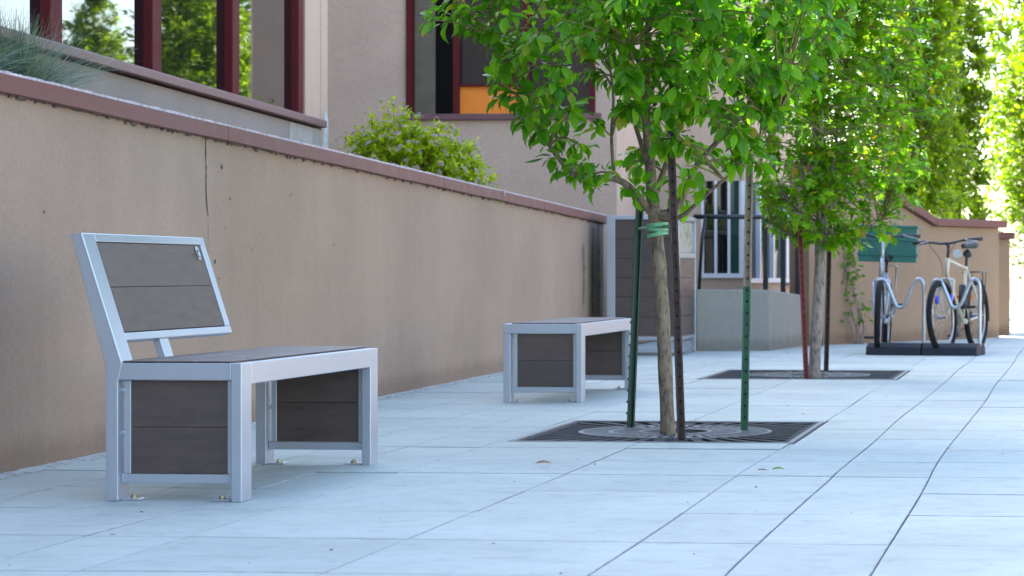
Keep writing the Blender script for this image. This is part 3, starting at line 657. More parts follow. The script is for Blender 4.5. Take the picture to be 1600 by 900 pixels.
def single_leaves(root, tmpl, pos, F, size, mat, parent):
    ms = []
    for k in range(3):
        V = tmpl[0].copy(); V[:, 1] *= (1, .85, 1.12)[k]; V[:, 2] *= (1, 1.8, .4)[k]
        me = bpy.data.meshes.new('leaf'); me.from_pydata([tuple(v) for v in V], [], tmpl[1]); me.polygons.foreach_set('use_smooth', [True] * len(me.polygons)); me.materials.append(mat); ms.append(me)
    for i in range(len(pos)):
        o = bpy.data.objects.new('leaf', ms[i % 3]); col.objects.link(o); o.parent = parent
        m4 = Matrix(F[i].tolist()).to_4x4(); m4 = Matrix.Translation(Vector(pos[i])) @ m4 @ Matrix.Scale(float(size[i]), 4); o.matrix_local = m4
def arc(a, b, sag=.0, n=4):
    a, b = np.array(a, float), np.array(b, float); t = np.linspace(0, 1, n + 1)[:, None]
    p = a + (b - a) * t; p[:, 2] += (sag * 4 * t * (1 - t))[:, 0]; return p
def smooth_path(pts, n=5):
    P = [np.array(p, float) for p in pts]; out = []
    for i in range(len(P) - 1):
        p0, p1, p2, p3 = P[max(i-1, 0)], P[i], P[i+1], P[min(i+2, len(P)-1)]
        for k in range(n):
            t = k / n; out.append(.5 * (2*p1 + (p2-p0)*t + (2*p0-5*p1+4*p2-p3)*t*t + (3*p1-p0-3*p2+p3)*t**3))
    out.append(P[-1]); return out
def tree(name, loc, label, group, trunk, limbs, env, ntwig, nleaf, lsize, tmpl, leafmat, bark, singles=0, droop=.45, tw=(.16, .4), twr=.0035, bias=.55, hole=0, view=None):
    """trunk/limbs: [(points, r0, r1)], env(z, ang)->radius; twigs fill the envelope, leaves sit along the twigs"""
    r = empty(name, loc); tag(r, label, 'tree', group)
    mb = MB(); pts = smooth_path(trunk[0]); rr = np.linspace(trunk[1], trunk[2], len(pts)) * (1 + .05 * np.sin(np.arange(len(pts)) * 1.7)); rr[0] *= 1.18; mb.tube(pts, list(rr), 14); mb.build('trunk', bark, r, smooth=True)
    anchors = []
    for (pl_, r0, r1) in limbs:
        pts = smooth_path(pl_, 4); mb = MB(); mb.tube(pts, list(np.linspace(r0, r1, len(pts))), 8); mb.build('limb', bark, r, smooth=True); anchors += pts[2:]
    anchors = np.array(anchors); zlo, zhi = env['z']
    twm = MB(); LP, LD, LN, LS = [], [], [], []
    k = 0; tries = 0
    while k < ntwig and tries < ntwig * 30:
        tries += 1
        z = random.uniform(zlo, zhi); a = random.uniform(0, 2*math.pi); R_ = env['r'](z, a)
        if R_ <= 0.02: continue
        rad = R_ * random.random() ** bias
        cx, cy = env.get('c', lambda z: (0, 0))(z); tip = np.array([cx + rad * math.cos(a), cy + rad * math.sin(a), z])
        if random.random() > (R_ / env['rmax']) ** 1.3: continue
        if z < env.get('zopen', 0) - (.25 if math.cos(a) > .3 else 0) and rad < .5 * R_ + .1: continue
        dd = np.linalg.norm((anchors - tip) * np.array([1, 1, 1.0]) + np.maximum(0, anchors[:, 2:3] - tip[2] + .05) * 1.5, axis=1); j = int(np.argmin(dd + rng.uniform(0, .15, len(dd)))); s0 = anchors[j]
        Lt = np.linalg.norm(tip - s0)
        if Lt < .05: continue
        pth = arc(s0, tip, .05 * Lt + random.uniform(-.02, .04), 4); twm.tube(pth, [twr * 1.6 + .004 * min(1, Lt), twr * 1.4, twr * 1.2, twr, twr * .5], 4, cap=False)
        m = max(4, int(nleaf * random.uniform(.7, 1.3))); ln = min(Lt, random.uniform(*tw)); dirn = pth[-1] - pth[-2]; dirn /= np.linalg.norm(dirn)
        for q in range(m):
            t = 1 - (q / m) * ln / Lt * random.uniform(.7, 1.1); t = max(.12, t); seg = min(3, int(t * 4)); f_ = t * 4 - seg; p = pth[seg] * (1 - f_) + pth[seg+1] * f_
            sd = rng.normal(0, 1, 3); sd -= sd.dot(dirn) * dirn; sd /= np.linalg.norm(sd) + 1e-6
            out = tip - np.array([cx, cy, z - .3]); out /= np.linalg.norm(out) + 1e-6
            d = dirn * random.uniform(.0, .7) + sd * .8 + out * .35 + np.array([0, 0, -droop * random.uniform(.3, 1.9)])
            nn = np.array([0, 0, 1.0]) + out * .7 + rng.normal(0, .45, 3)
            LP.append(p + sd * random.uniform(.005, .03)); LD.append(d); LN.append(nn); LS.append(lsize * random.choice([random.uniform(.4, .8), random.uniform(.75, 1.2)]))
        k += 1
    LP, LD, LN, LS = map(np.array, (LP, LD, LN, LS)); F = frames(LD, LN)
    twm.build('twigs', M['twig'], r, smooth=True)['kind'] = 'stuff'
    order = np.argsort(np.linalg.norm(LP + np.array(loc) - np.array([0, 0, .75]), axis=1)); vis = order
    if view: vis = np.array([i for i in order if view(LP[i])])
    sel = vis[:singles] if singles else np.array([], int); mask = np.ones(len(LP), bool); mask[sel] = False
    cr = leaf_mesh('crown', tmpl, LP[mask], F[mask], LS[mask], leafmat, r); cr['kind'] = 'stuff'
    if singles: single_leaves(r, tmpl, LP[sel], F[sel], LS[sel], leafmat, cr)
    return r

def interp(tab):
    zs, rs = zip(*tab); return lambda z: float(np.interp(z, zs, rs))
# --- nearest tree (all offsets in metres from its foot)
e1 = interp([(1.12, .2), (1.25, .48), (1.45, .64), (1.6, .76), (1.72, .88), (1.9, 1.0), (2.1, 1.0), (2.5, .98), (3.0, .8), (3.5, .5), (3.9, .1)])
def r1(z, a):
    k = 1 + .10 * math.sin(3*a + z*2.2) + .07 * math.sin(5*a - z*4)
    return e1(z) * k
T1 = (-1.759, 10.853, -.03)
tree('street_tree', T1, 'young green leafy tree with pale bark, staked, nearest on the walk', 'young street trees set in grates',
  ([(0,0,0), (-.015,0,.35), (-.035,.01,.7), (-.055,0,.95), (-.07,0,1.08)], .034, .030),
  [([(-.07,0,1.05), (-.09,.02,1.3), (-.11,.03,1.6), (-.09,.02,2.1), (-.1,0,2.8), (-.08,0,3.6)], .030, .006),
   ([(-.06,0,1.03), (-.16,-.05,1.16), (-.24,-.10,1.21), (-.40,-.14,1.22), (-.52,-.18,1.36), (-.64,-.2,1.58), (-.78,-.25,1.85)], .020, .005),
   ([(-.235,-.10,1.21), (-.24,-.14,1.4), (-.23,-.16,1.62), (-.28,-.2,1.95)], .009, .004),
   ([(-.06,0,1.04), (.04,.02,1.08), (.13,.05,1.28), (.28,.1,1.46), (.46,.12,1.72), (.6,.15,2.1)], .019, .005),
   ([(-.06,0,1.04), (.06,-.06,1.03), (.22,-.16,1.15), (.36,-.24,1.26), (.55,-.3,1.5)], .014, .004),
   ([(-.07,0,1.12), (-.02,.1,1.3), (.03,.22,1.55), (.08,.4,1.9), (.1,.5,2.4)], .016, .005),
   ([(-.08,0,1.2), (-.16,.16,1.4), (-.28,.3,1.7), (-.4,.45,2.1), (-.45,.5,2.6)], .014, .004),
   ([(-.09,0,1.35), (-.1,-.16,1.55), (-.12,-.4,1.9), (-.1,-.5,2.4)], .013, .004),
   ([(-.1,.03,1.6), (.1,-.15,1.9), (.3,-.3,2.3), (.4,-.3,2.8)], .012, .004),
   ([(-.1,.03,1.7), (-.3,0,2.0), (-.5,.0,2.5), (-.55,0,3.0)], .012, .004)],
  {'z': (1.12, 3.9), 'r': r1, 'rmax': 1.0, 'zopen': 1.62, 'c': lambda z: (-.03, 0)}, 860, 16, .083, OV, M['leaf1'], M['bark'], singles=300, droop=.7, tw=(.14, .34), view=lambda p: p[2] < 2.0)
# --- second tree
e2 = interp([(.92, .1), (1.05, .45), (1.3, .66), (1.8, .72), (2.6, .7), (3.4, .6), (4.2, .35), (4.8, .05)])
tree('street_tree', (-1.67, 16.76, -.03), 'dense green maple tree with grey trunk beside the red stake', 'young street trees set in grates',
  ([(0,0,0), (.02,0,.4), (.045,0,.8), (.05,0,1.05), (.06,0,1.18)], .044, .038),
  [([(.05,0,1.1), (.03,0,1.5), (.0,.02,2.2), (.0,0,3.2), (0,0,4.3)], .036, .008),
   ([(.05,0,1.1), (.12,-.05,1.4), (.2,-.08,2.0), (.26,-.1,2.9)], .018, .005), ([(.05,0,1.12), (-.06,-.06,1.4), (-.12,-.1,2.0), (-.16,-.1,2.9)], .018, .005),
   ([(.05,0,1.15), (.2,.1,1.35), (.4,.15,1.6), (.5,.2,2.2)], .014, .004), ([(.05,0,1.12), (-.2,.08,1.3), (-.35,.1,1.7), (-.4,.1,2.3)], .013, .004),
   ([(.05,0,1.1), (.05,-.2,1.3), (.1,-.4,1.6), (.1,-.45,2.2)], .013, .004), ([(.05,0,1.15), (.02,.25,1.5), (0,.45,2.0), (0,.5,2.8)], .013, .004),
   ([(.05,0,1.05), (-.12,-.1,1.03), (-.3,-.12,1.12)], .010, .003), ([(.06,0,1.05), (.3,-.06,1.06), (.5,-.1,1.16)], .010, .003)],
  {'z': (.92, 4.8), 'r': lambda z, a: e2(z) * (1 + .12 * math.sin(4*a + z*3)), 'rmax': .72, 'c': lambda z: (.20 if z < 1.6 else .16, 0)}, 1000, 15, .078, MA, M['leaf2'], M['bark2'], singles=150, droop=.35, tw=(.14, .32), view=lambda p: p[2] < 2.6)

def simple_tree(name, loc, label, group, h, z0, prof, lsize, ntw, nleaf, mat, bark=None, droop=.25, tmpl=None):
    e = interp(prof); limbs = [([(0,0,z0*.8), (.03,0,h*.5), (0,0,h*.95)], .05, .01)]
    for k in range(9):
        a = k * 2.4; zz = z0 * .9 + (h - z0) * .55 * k / 9; rr = e(zz + .5) * .6
        limbs.append(([(0,0,zz*.95), (rr*.5*math.cos(a), rr*.5*math.sin(a), zz + .35), (rr*.8*math.cos(a), rr*.8*math.sin(a), zz + 1.3)], .022, .006))
    return tree(name, loc, label, group, ([(0,0,0), (.02,0,z0*.5), (0,0,z0), (0,0,z0*1.15)], .075, .055), limbs,
        {'z': (z0, h), 'r': lambda z, a: e(z) * (1 + .14 * math.sin(3*a + z*1.6 + loc[1]) + .1 * math.sin(5*a - z*2.3)), 'rmax': max(p[1] for p in prof)},
        ntw, nleaf, lsize, tmpl or SI, mat, bark or M['bark2'], droop=droop, tw=(.2, .5), twr=.005)
G2 = 'sunlit trees beyond the far wall'
simple_tree('columnar_tree', (-1.75, 30.2, 0), 'narrow green tree just behind the sloped part of the far wall', G2, 7.2, 1.1, [(1.1, .3), (1.6, .65), (3, .78), (5, .6), (7.2, .1)], .12, 1000, 16, M['leaf3'])
simple_tree('columnar_tree', (-1.35, 35.0, 0), 'slender yellow green tree left of the bright gap of sky', G2, 7.6, 1.0, [(1.0, .25), (1.6, .6), (3, .68), (4.6, .5), (7.6, .1)], .12, 1000, 16, M['leaf3'])
simple_tree('broad_tree', (-.05, 33.0, 0), 'bright yellow green backlit tree at the right edge', G2, 5.2, 1.15, [(1.15, .3), (1.6, .75), (2.4, .9), (3.4, .72), (5.2, .1)], .11, 1000, 16, M['leaf3'])
simple_tree('broad_tree', (-.2, 43.0, 0), 'tall pale green tree at the far right top', G2, 10, 2.0, [(2.0, .5), (3, 1.1), (5, 1.35), (8, 1.1), (10, .2)], .15, 1000, 16, M['leaf3'])
simple_tree('broad_tree', (-3.4, 40.0, 0), 'dark green tree behind the narrow trees', G2, 8.5, 1.2, [(1.2, .8), (2.5, 1.6), (5, 1.6), (8.5, .3)], .12, 800, 16, M['leaf4'])
simple_tree('broad_tree', (.5, 60.0, 0), 'shaded dark green tree low at the far right edge', G2, 6.5, .5, [(.5, 1.2), (2.0, 1.9), (4, 1.8), (6.5, .3)], .14, 900, 16, M['leaf4'])

# spirea shrub
def shrub():
    r = empty('flowering_shrub', (-4.66, 17.1, 1.25)); tag(r, 'rounded lime green shrub with pale pink flower clusters above the wall', 'shrub')
    st = MB(); P, D_, Nn, S = [], [], [], []; heads = []
    for k in range(800):
        a = random.uniform(0, 2*math.pi); el = math.asin(random.uniform(-.05, 1)); rx, ry, rz = .62, .5, .66; rr = random.uniform(.76, 1.0) * (1 + .04 * math.sin(4*a) + .05*math.sin(7*a+1))
        tip = np.array([rx*math.cos(a)*math.cos(el)*rr, ry*math.sin(a)*math.cos(el)*rr, rz*math.sin(el)*rr * (1 - .12 * math.cos(a)) + .03])
        base = np.array([.12*math.cos(a), .12*math.sin(a), 0]); pth = arc(base, tip, .08, 4)
        if k % 3 == 0: st.tube(pth, [.004, .003, .003, .002, .0015], 4, cap=False)
        m = 17
        for q in range(m):
            t = 1 - .5 * q / m; seg = min(3, int(t*4)); f_ = t*4 - seg; p = pth[seg]*(1-f_) + pth[seg+1]*f_
            d = tip / np.linalg.norm(tip) * .7 + rng.normal(0, .7, 3); P.append(p + rng.normal(0, .012, 3)); D_.append(d); Nn.append(np.array([0,0,1.]) + rng.normal(0, .5, 3) + tip); S.append(random.uniform(.03, .055))
        if random.random() < .5 and tip[1] < .25: heads.append(tip * 1.03)
    st.build('stems', M['twig'], r)['kind'] = 'stuff'
    P, D_, Nn, S = map(np.array, (P, D_, Nn, S)); leaf_mesh('foliage', SI, P, frames(D_, Nn), S, M['spirea'], r)['kind'] = 'stuff'
    mb = MB()
    for k in range(26):
        a = k * 2.4; rr = .028 * math.sqrt(k / 26); z = .010 - rr * rr * 8; s_ = .006
        mb.add([(rr*math.cos(a) + s_*math.cos(b_), rr*math.sin(a) + s_*math.sin(b_), z + random.uniform(0, .004)) for b_ in (0, 1.57, 3.14, 4.71)] + [(rr*math.cos(a), rr*math.sin(a), z + .008)], [(0,1,4),(1,2,4),(2,3,4),(3,0,4)])
    h0 = mb.build('flower_cluster', M['flower'], r); h0.location = heads[0]
    for h in heads[1:]:
        o = h0.copy(); col.objects.link(o); o.location = h; o.rotation_euler = Vector(h).to_track_quat('Z', 'Y').to_euler(); o.scale = (random.uniform(.5, .95),) * 3
shrub()
# blue oat grass
def tuft(loc, n, Lr, label):
    r = empty('grass_clump', loc); tag(r, label, 'ornamental grass', 'grass clumps in the planter'); mb = MB()
    for k in range(n):
        a = random.uniform(0, 2*math.pi); th = max(-.85, min(.85, random.gauss(0, .45))); L_ = Lr * random.uniform(.55, 1.15); o = Vector((random.gauss(0, .05), random.gauss(0, .05), 0)); d = Vector((math.sin(th)*math.cos(a), math.sin(th)*math.sin(a), math.cos(th)))
        side = d.cross(Vector((random.random(), random.random(), random.random()))).normalized(); w = random.uniform(.0012, .0026); pts = []
        for q in range(6):
            t = q / 5; p = o + d * L_ * t + Vector((d.x, d.y, 0)) * L_ * .45 * t * t - Vector((0, 0, 1)) * L_ * .26 * t ** 2.4 * (abs(math.sin(th)) + .2)
            pts.append((p - side * w * (1 - t * .8), p + side * w * (1 - t * .8)))
        mb.add([p for pr_ in pts for p in pr_], [(2*q, 2*q+1, 2*q+3, 2*q+2) for q in range(5)])
    mb.build('blades', M['oat'], r)['kind'] = 'stuff'
tuft((-4.07, 9.0, 1.38), 1700, .40, 'spiky blue green grass clump above the wall, top left')
tuft((-4.10, 8.4, 1.38), 900, .42, 'second spiky grass clump at the left edge behind the first')
# climber on the far wall
def climber(loc):
    r = empty('climbing_plant', loc); tag(r, 'sparse climbing plant with bare stems against the far wall', 'plant'); P, D_, Nn, S = [], [], [], []; st = MB()
    for k in range(6):
        x0 = random.uniform(-.05, .05); pts = [(x0, 0, 0)]; x = x0
        for q in range(1, 9): x += random.uniform(-.07, .06); pts.append((x, random.uniform(-.05, .03), q * random.uniform(.13, .17)))
        sp = smooth_path(pts, 3); st.tube(sp, list(np.linspace(.012 if k < 2 else .006, .002, len(sp))), 5)
        for p in sp[5:]:
            for _ in range(2 if random.random() < .45 else 0):
                P.append(p + rng.normal(0, .03, 3)); D_.append(rng.normal(0, 1, 3) + np.array([0, -.5, -.2])); Nn.append(rng.normal(0, .4, 3) + np.array([0, -1, .6])); S.append(random.uniform(.05, .085))
    st.build('stems', M['bark2'], r, smooth=True); P, D_, Nn, S = map(np.array, (P, D_, Nn, S)); leaf_mesh('foliage', OV, P, frames(D_, Nn), S, M['vine'], r)['kind'] = 'stuff'
climber((-1.98, 24.5, 0))
# fallen leaves
def fallen(loc, rz, s_, mat, label):
    mb = MB(); V = OV[0] * s_; mb.add([(x, y, z + .012 + .10 * abs(y) ) for x, y, z in V], OV[1]); o = mb.build('fallen_leaf', mat); o.location = loc; o.rotation_euler = (.1, -.12, rz)
    so_ = o.modifiers.new('thickness', 'SOLIDIFY'); so_.thickness = .0008; tag(o, label, 'leaf', 'fallen leaves on the walk')
fallen((-1.965, 8.95, .004), .3, .062, M['dryleaf'], 'dry orange brown fallen leaf left of the near grate')
fallen((-1.03, 8.76, .004), .1, .05, M['freshleaf'], 'green and orange fallen leaf on the slabs right of the near grate')
fallen((-1.045, 8.73, .002), 2.9, .04, M['dryleaf'], 'small orange leaf lying under the green fallen leaf')
fallen((-1.28, 12.2, .002), .5, .022, M['dryleaf'], 'tiny red brown leaf scrap behind the near grate on the right')
fallen((-1.50, 6.30, .002), 2.0, .018, M['dryleaf'], 'tiny tan leaf scrap near the bottom centre of the walk')
fallen((-2.62, 6.42, .002), .2, .016, M['dryleaf'], 'tiny tan leaf scrap in front of the near bench at lower left')
fallen((-.425, 9.86, .002), 1.2, .03, M['dryleaf'], 'tiny yellow brown leaf lodged in the right hand paving joint')

# ------------------------------------------------------------------ steel stakes
def stake(loc, top, mats, label, hole=True, w=.037, rz=0, studs=False):
    r = empty('tree_stake', loc, rz); tag(r, label, 'stake', 'steel posts staking the young trees'); T = Vector(top); L_ = T.length
    r.rotation_mode = 'QUATERNION'; r.rotation_quaternion = Vector((0, 0, 1)).rotation_difference(T) @ Euler((0, 0, rz)).to_quaternion()
    cut = L_ * .52 if len(mats) > 1 else L_ - .0; t = .004
    for (za, zb, m) in ([(-.05, cut, mats[0])] + ([(cut, L_, mats[1])] if len(mats) > 1 else [])):
        mb = MB(); mb.prism([(-w/2, -.006), (-w*.28, -.006), (-w*.28, .012), (w*.28, .012), (w*.28, -.006), (w/2, -.006), (w/2, -.002), (w*.28 + t, -.002), (w*.28 + t, .016), (-w*.28 - t, .016), (-w*.28 - t, -.002), (-w/2, -.002)][::-1], 'z', za, zb); mb.build('post_length', m, r)
    k = 0; z = .06
    while z < L_ - .03:
        mb = MB()
        if studs: mb.box(-w*.5 - .006, -w*.5 + .003, -.004, .004, z, z + .012); mb.build('stud', mats[0], r)
        else: mb.tube([(0, .0075, z), (0, .0118, z)], .0058, 8); mb.build('hole', M['hole'], r)
        z += .055
stake((-2.021, 11.33, 0), (.045, 0, 1.075), [M['postdark'] ], 'leaning dark green studded stake left of the nearest trunk', studs=True, rz=.5)
stake((-1.645, 10.526, 0), (-.050, 0, 1.385), [M['postbrown']], 'rusty brown punched stake just right of the nearest trunk')
stake((-1.442, 11.15, 0), (.026, 0, 1.31), [M['postgreen'], M['posttan']], 'punched stake, green below and bare tan above, right of the near tree')
stake((-1.699, 16.53, 0), (-.050, 0, 1.15), [M['postred']], 'red oxide stake against the second tree trunk')
stake((-1.693, 17.94, 0), (.03, 0, 1.17), [M['postbrown']], 'dark brown stake right of the second tree trunk')
stake((-2.30, 23.81, 0), (.0, 0, .99), [M['postgreen']], 'distant dark green stake in front of the far wall left end')
# green tie round the nearest trunk
tr_ = empty('tree_tie', (-1.759 - .05, 10.853, .96)); tag(tr_, 'green rubber tie looped round the nearest trunk', 'tree tie')
mb = MB()
for zz, tl in ((.008, .004), (-.014, -.004), (-.036, .010)):
    pts = [(.046 * math.cos(t), .046 * math.sin(t), zz + tl * math.cos(t)) for t in (2*math.pi*k/28 for k in range(28))]
    n = len(pts); vs = []
    for p in pts: vs += [(p[0], p[1], p[2] - .009), (p[0]*1.08, p[1]*1.08, p[2] - .009), (p[0]*1.08, p[1]*1.08, p[2] + .009), (p[0], p[1], p[2] + .009)]
    mb.add(vs, [(4*i+q, 4*i+(q+1) % 4, 4*((i+1) % n)+(q+1) % 4, 4*((i+1) % n)+q) for i in range(n) for q in range(4)])
mb.build('loop', M['tie'], tr_, smooth=False)
mb = MB(); mb.tube([(.04, -.03, 0), (.09, -.18, .0), (.118, -.30, -.005)], .008, 6); mb.build('strap', M['tie'], tr_)
mb = MB(); mb.tube([(-.03, .035, 0), (-.12, .28, .0), (-.165, .46, .0)], .007, 6); mb.build('strap', M['tie'], tr_)
mb = MB(); mb.tube([(-.075, .0, .075), (.07, .0, .078)], .002, 5); mb.tube([(.045, 0, .078), (.06, 0, .078)], .007, 6); mb.build('wire', M['bblack'], tr_)

# ------------------------------------------------------------------ bicycle rack
rack_ang = math.atan2(-.30, 1.03)
rk = empty('bicycle_rack', (-1.66, 21.32, 0), -.17); tag(rk, 'wave bicycle rack with galvanised tubes on black base blocks', 'bicycle rack')
for q in range(2):
    xa = q * .515; mb = MB(); mb.prism([(0, 0), (.42, 0), (.40, .075), (.34, .105), (.08, .105), (.02, .075)], 'x', xa + .003, xa + .510); o = mb.build('base_block', M['rackbase'], rk, bevel=.01)
    s_ = lambda x, z: (xa + x, .21, z)
    pts = smooth_path([s_(.055, .08), s_(.055, .3), s_(.055, .60), s_(.085, .672), s_(.14, .665), s_(.19, .56), s_(.24, .445), s_(.285, .43), s_(.33, .47), s_(.385, .60), s_(.43, .68), s_(.475, .675), s_(.498, .60), s_(.498, .3), s_(.498, .08)], 5)
    mb = MB(); mb.tube(pts, .0165, 10); mb.build('wave_tube', M['galv'], rk, smooth=True)
    for xx in (.055, .498):
        mb = MB(); mb.box(xa + xx - .04, xa + xx + .035 if xx < .3 else xa + .508, .17, .25, .1055, .112); mb.build('foot_plate', M['galv'], rk, bevel=.002)

# ------------------------------------------------------------------ bicycles: local x forward, z up, origin on the ground under the bottom bracket
def wheel(r, cx, steer_m, rim_mat, R_=.34, name='front_wheel', thick=.034):
    w = empty(name); w.parent = r
    mb = MB(); mb.torus((0, 0, 0), (0, 1, 0), R_ - thick * .8, thick * .82, 48, 10); mb.build('tyre', M['rubber'], w, smooth=True)
    mb = MB(); mb.torus((0, 0, 0), (0, 1, 0), R_ - thick * 1.9, .0115, 48, 6); mb.build('rim', rim_mat, w, smooth=True)
    mb = MB(); mb.tube([(0, -.05, 0), (0, .05, 0)], .016, 10); mb.tube([(0, -.034, 0), (0, -.030, 0)], .026, 12); mb.tube([(0, .030, 0), (0, .034, 0)], .026, 12); mb.build('hub', M['alloy'], w, smooth=False)
    mb = MB(); rr = R_ - thick * 2.1
    for k in range(28):
        a = 2*math.pi*k/28; s2 = 1 if k % 2 else -1; a2 = a + (.5 if k % 4 < 2 else -.5); mb.tube([(.022*math.cos(a2), .031*s2, .022*math.sin(a2)), (rr*math.cos(a), 0, rr*math.sin(a))], .0013, 3, cap=False)
    mb.build('spokes', M['alloy'], w); w.matrix_local = steer_m; return w
def bicycle(loc, heading, label, fm, kind, steer=0.0, lean=0.0):
    r = empty('bicycle', loc); r.rotation_euler = Euler((lean, 0, heading)); tag(r, label, 'bicycle', 'bicycles parked in the rack')
    RW = .34; BBz = .29; rear = Vector((-.43, 0, RW)); front = Vector((.62, 0, RW)); bb = Vector((0, 0, BBz)); ht_t = Vector((.40, 0, .86)); ht_b = Vector((.445, 0, .72)); st = Vector((-.17, 0, .80))
    if kind == 1: st = Vector((-.17, 0, .74))
    fr = MB(); fr.tube([bb, st], .017, 10); fr.tube([bb, ht_b], .020, 10); fr.tube([st - Vector((0, 0, .02)) if kind == 2 else bb.lerp(st, .55), ht_t if kind == 2 else ht_t.lerp(ht_b, .5)], .017, 10); fr.tube([ht_b + (ht_b - ht_t) * .1, ht_t + (ht_t - ht_b) * .1], .021, 12)
    for s_ in (-1, 1):
        fr.tube([bb + Vector((-.03, .03*s_, 0)), rear + Vector((0, .062*s_, 0))], .010, 8); fr.tube([bb.lerp(st, .92) + Vector((0, .018*s_, 0)), rear + Vector((.08, .05*s_, .14)), rear + Vector((0, .062*s_, 0))], .009, 8)
    fr.tube([bb + Vector((0, -.04, 0)), bb + Vector((0, .04, 0))], .024, 12); fr.build('frame', fm, r, smooth=True)
    # steering assembly rotates about the head tube
    ax = (ht_t - ht_b).normalized(); S = Matrix.Translation(ht_b) @ Matrix.Rotation(steer, 4, ax) @ Matrix.Translation(-ht_b)
    fk = MB(); cr = ht_b - ax * .045
    fk.tube([cr + Vector((0, -.075, -.01)), cr + Vector((0, 0, .012)), cr + Vector((0, .075, -.01))], .017, 8)
    for s_ in (-1, 1): fk.tube([cr + Vector((0, .068*s_, 0)), cr + Vector((.02, .066*s_, -.12)), front + Vector((0, .06*s_, .02))], [.016, .0145, .011], 8)
    o = fk.build('fork', M['bikesilver'] if kind == 1 else fm, r, smooth=True); o.matrix_local = S
    if kind == 2:
        for s_ in (-1, 1):
            mb = MB(); a = cr.lerp(front, .42) + Vector((.012, .066*s_, 0)); b_ = cr.lerp(front, .62) + Vector((.01, .064*s_, 0)); mb.tube([a, b_], .020, 10); mb.build('fork_band', M['blue'], o, smooth=True)
    wheel(r, 0, S @ Matrix.Translation(front), M['alloy'], RW, 'front_wheel'); wheel(r, 0, Matrix.Translation(rear), M['alloy'], RW, 'rear_wheel')
    # brakes
    mb = MB()
    for s_ in (-1, 1): mb.tube([cr + Vector((.03, .05*s_, -.09)), cr + Vector((.045, .055*s_, -.02)), cr + Vector((.045, .02*s_, .02))], .007, 6)
    b1 = mb.build('front_brake', M['alloy'], r, smooth=True); b1.matrix_local = S
    # stem and bar
    top = ht_t + ax * (.20 if kind == 1 else .14); fwd = top + Vector((.06, 0, .02)); hb = MB(); hb.tube([ht_t, top], .0145, 10); hb.tube([top, fwd], .016, 10)
    so_ = hb.build('stem', M['bikesilver'] if kind == 1 else M['bblack'], r, smooth=True); so_.matrix_local = S
    wb = .34; br = MB()
    bpts = smooth_path([fwd + Vector((0, -wb, .0)) + Vector((-.05, 0, .02)), fwd + Vector((-.015, -.17, .018)), fwd + Vector((0, -.06, 0)), fwd, fwd + Vector((0, .06, 0)), fwd + Vector((-.015, .17, .018)), fwd + Vector((-.05, wb, .02))], 4)
    br.tube(bpts, .0115, 8); bo = br.build('handlebar', M['bblack'], r, smooth=True); bo.matrix_local = S
    for s_ in (-1, 1):
        e_ = fwd + Vector((-.05, wb*s_, .02)); i_ = fwd + Vector((-.024, (wb - .13)*s_, .019)); g_ = MB(); g_.tube([i_, e_], .0175, 10); g_.build('grip', M['bblack'], bo, smooth=True)
        lv = MB(); lv.tube([fwd + Vector((-.03, (wb-.16)*s_, .03)), fwd + Vector((.03, (wb-.13)*s_, .015)), fwd + Vector((.0, (wb-.03)*s_, .0))], .006, 6); lv.build('brake_lever', M['alloy'], bo, smooth=True)
    cbm = MB()
    for s_ in (-1, 1): cbm.tube(smooth_path([fwd + Vector((.01, (wb-.16)*s_, .03)), fwd + Vector((.10, .12*s_, -.02)), fwd + Vector((.08, .03*s_, -.16)), cr + Vector((.04, .02*s_, .03))], 5), .003, 5)
    cbm.build('cable', M['bblack'], r, smooth=True).matrix_local = S
    # saddle
    sp = st + (st - bb).normalized() * (.17 if kind == 2 else .12); mb = MB(); mb.tube([st, sp], .0135, 10); mb.build('seat_post', M['bblack'], r, smooth=True)
    sd = MB(); out = [(-.13, .075), (-.10, .085), (-.04, .07), (.03, .035), (.09, .022), (.145, .016)]
    ring = [(x, -w) for x, w in out] + [(x, w) for x, w in out[::-1]]; n = len(ring)
    vs = [(sp.x + x * .9, y * .82, sp.z + .012) for x, y in ring] + [(sp.x + x, y, sp.z + .038 + (.012 if x < -.05 else 0)) for x, y in ring] + [(sp.x + x * .92, y * .6, sp.z + .056 + (.014 if x < -.05 else 0)) for x, y in ring]
    sd.add(vs, [tuple(range(n))[::-1], tuple(range(2*n, 3*n))] + [(l*n+i, l*n+(i+1) % n, (l+1)*n+(i+1) % n, (l+1)*n+i) for l in (0, 1) for i in range(n)]); sd.build('saddle', M['bblack'], r, smooth=True)
    # drive train
    ck = MB(); ck.torus(bb + Vector((0, -.05, 0)), (0, 1, 0), .088, .006, 30, 6); ck.torus(bb + Vector((0, -.05, 0)), (0, 1, 0), .06, .005, 24, 6)
    for k in range(5): a = 2*math.pi*k/5; ck.tube([bb + Vector((0, -.05, 0)), bb + Vector((.088*math.cos(a), -.05, .088*math.sin(a)))], .006, 5)
    a = {1: 2.0, 2: .9}[kind]; cd = Vector((math.cos(a), 0, math.sin(a))) * .17; ends = []
    for s_ in (-1, 1): p = bb + Vector((0, .065*s_, 0)); ck.tube([p, p + cd * s_ + Vector((0, .012*s_, 0))], .010, 8); ends.append((p + cd * s_, s_))
    co = ck.build('crankset', M['alloy'], r, smooth=True)
    for p, s_ in ends:
        pd = MB(); q = p + Vector((0, .065*s_, 0)); pd.box(q.x - .042, q.x + .042, q.y - .042, q.y + .042, q.z - .012, q.z + .012); pd.tube([p, q], .006, 6); pd.build('pedal', M['bblack'], r, bevel=.004)
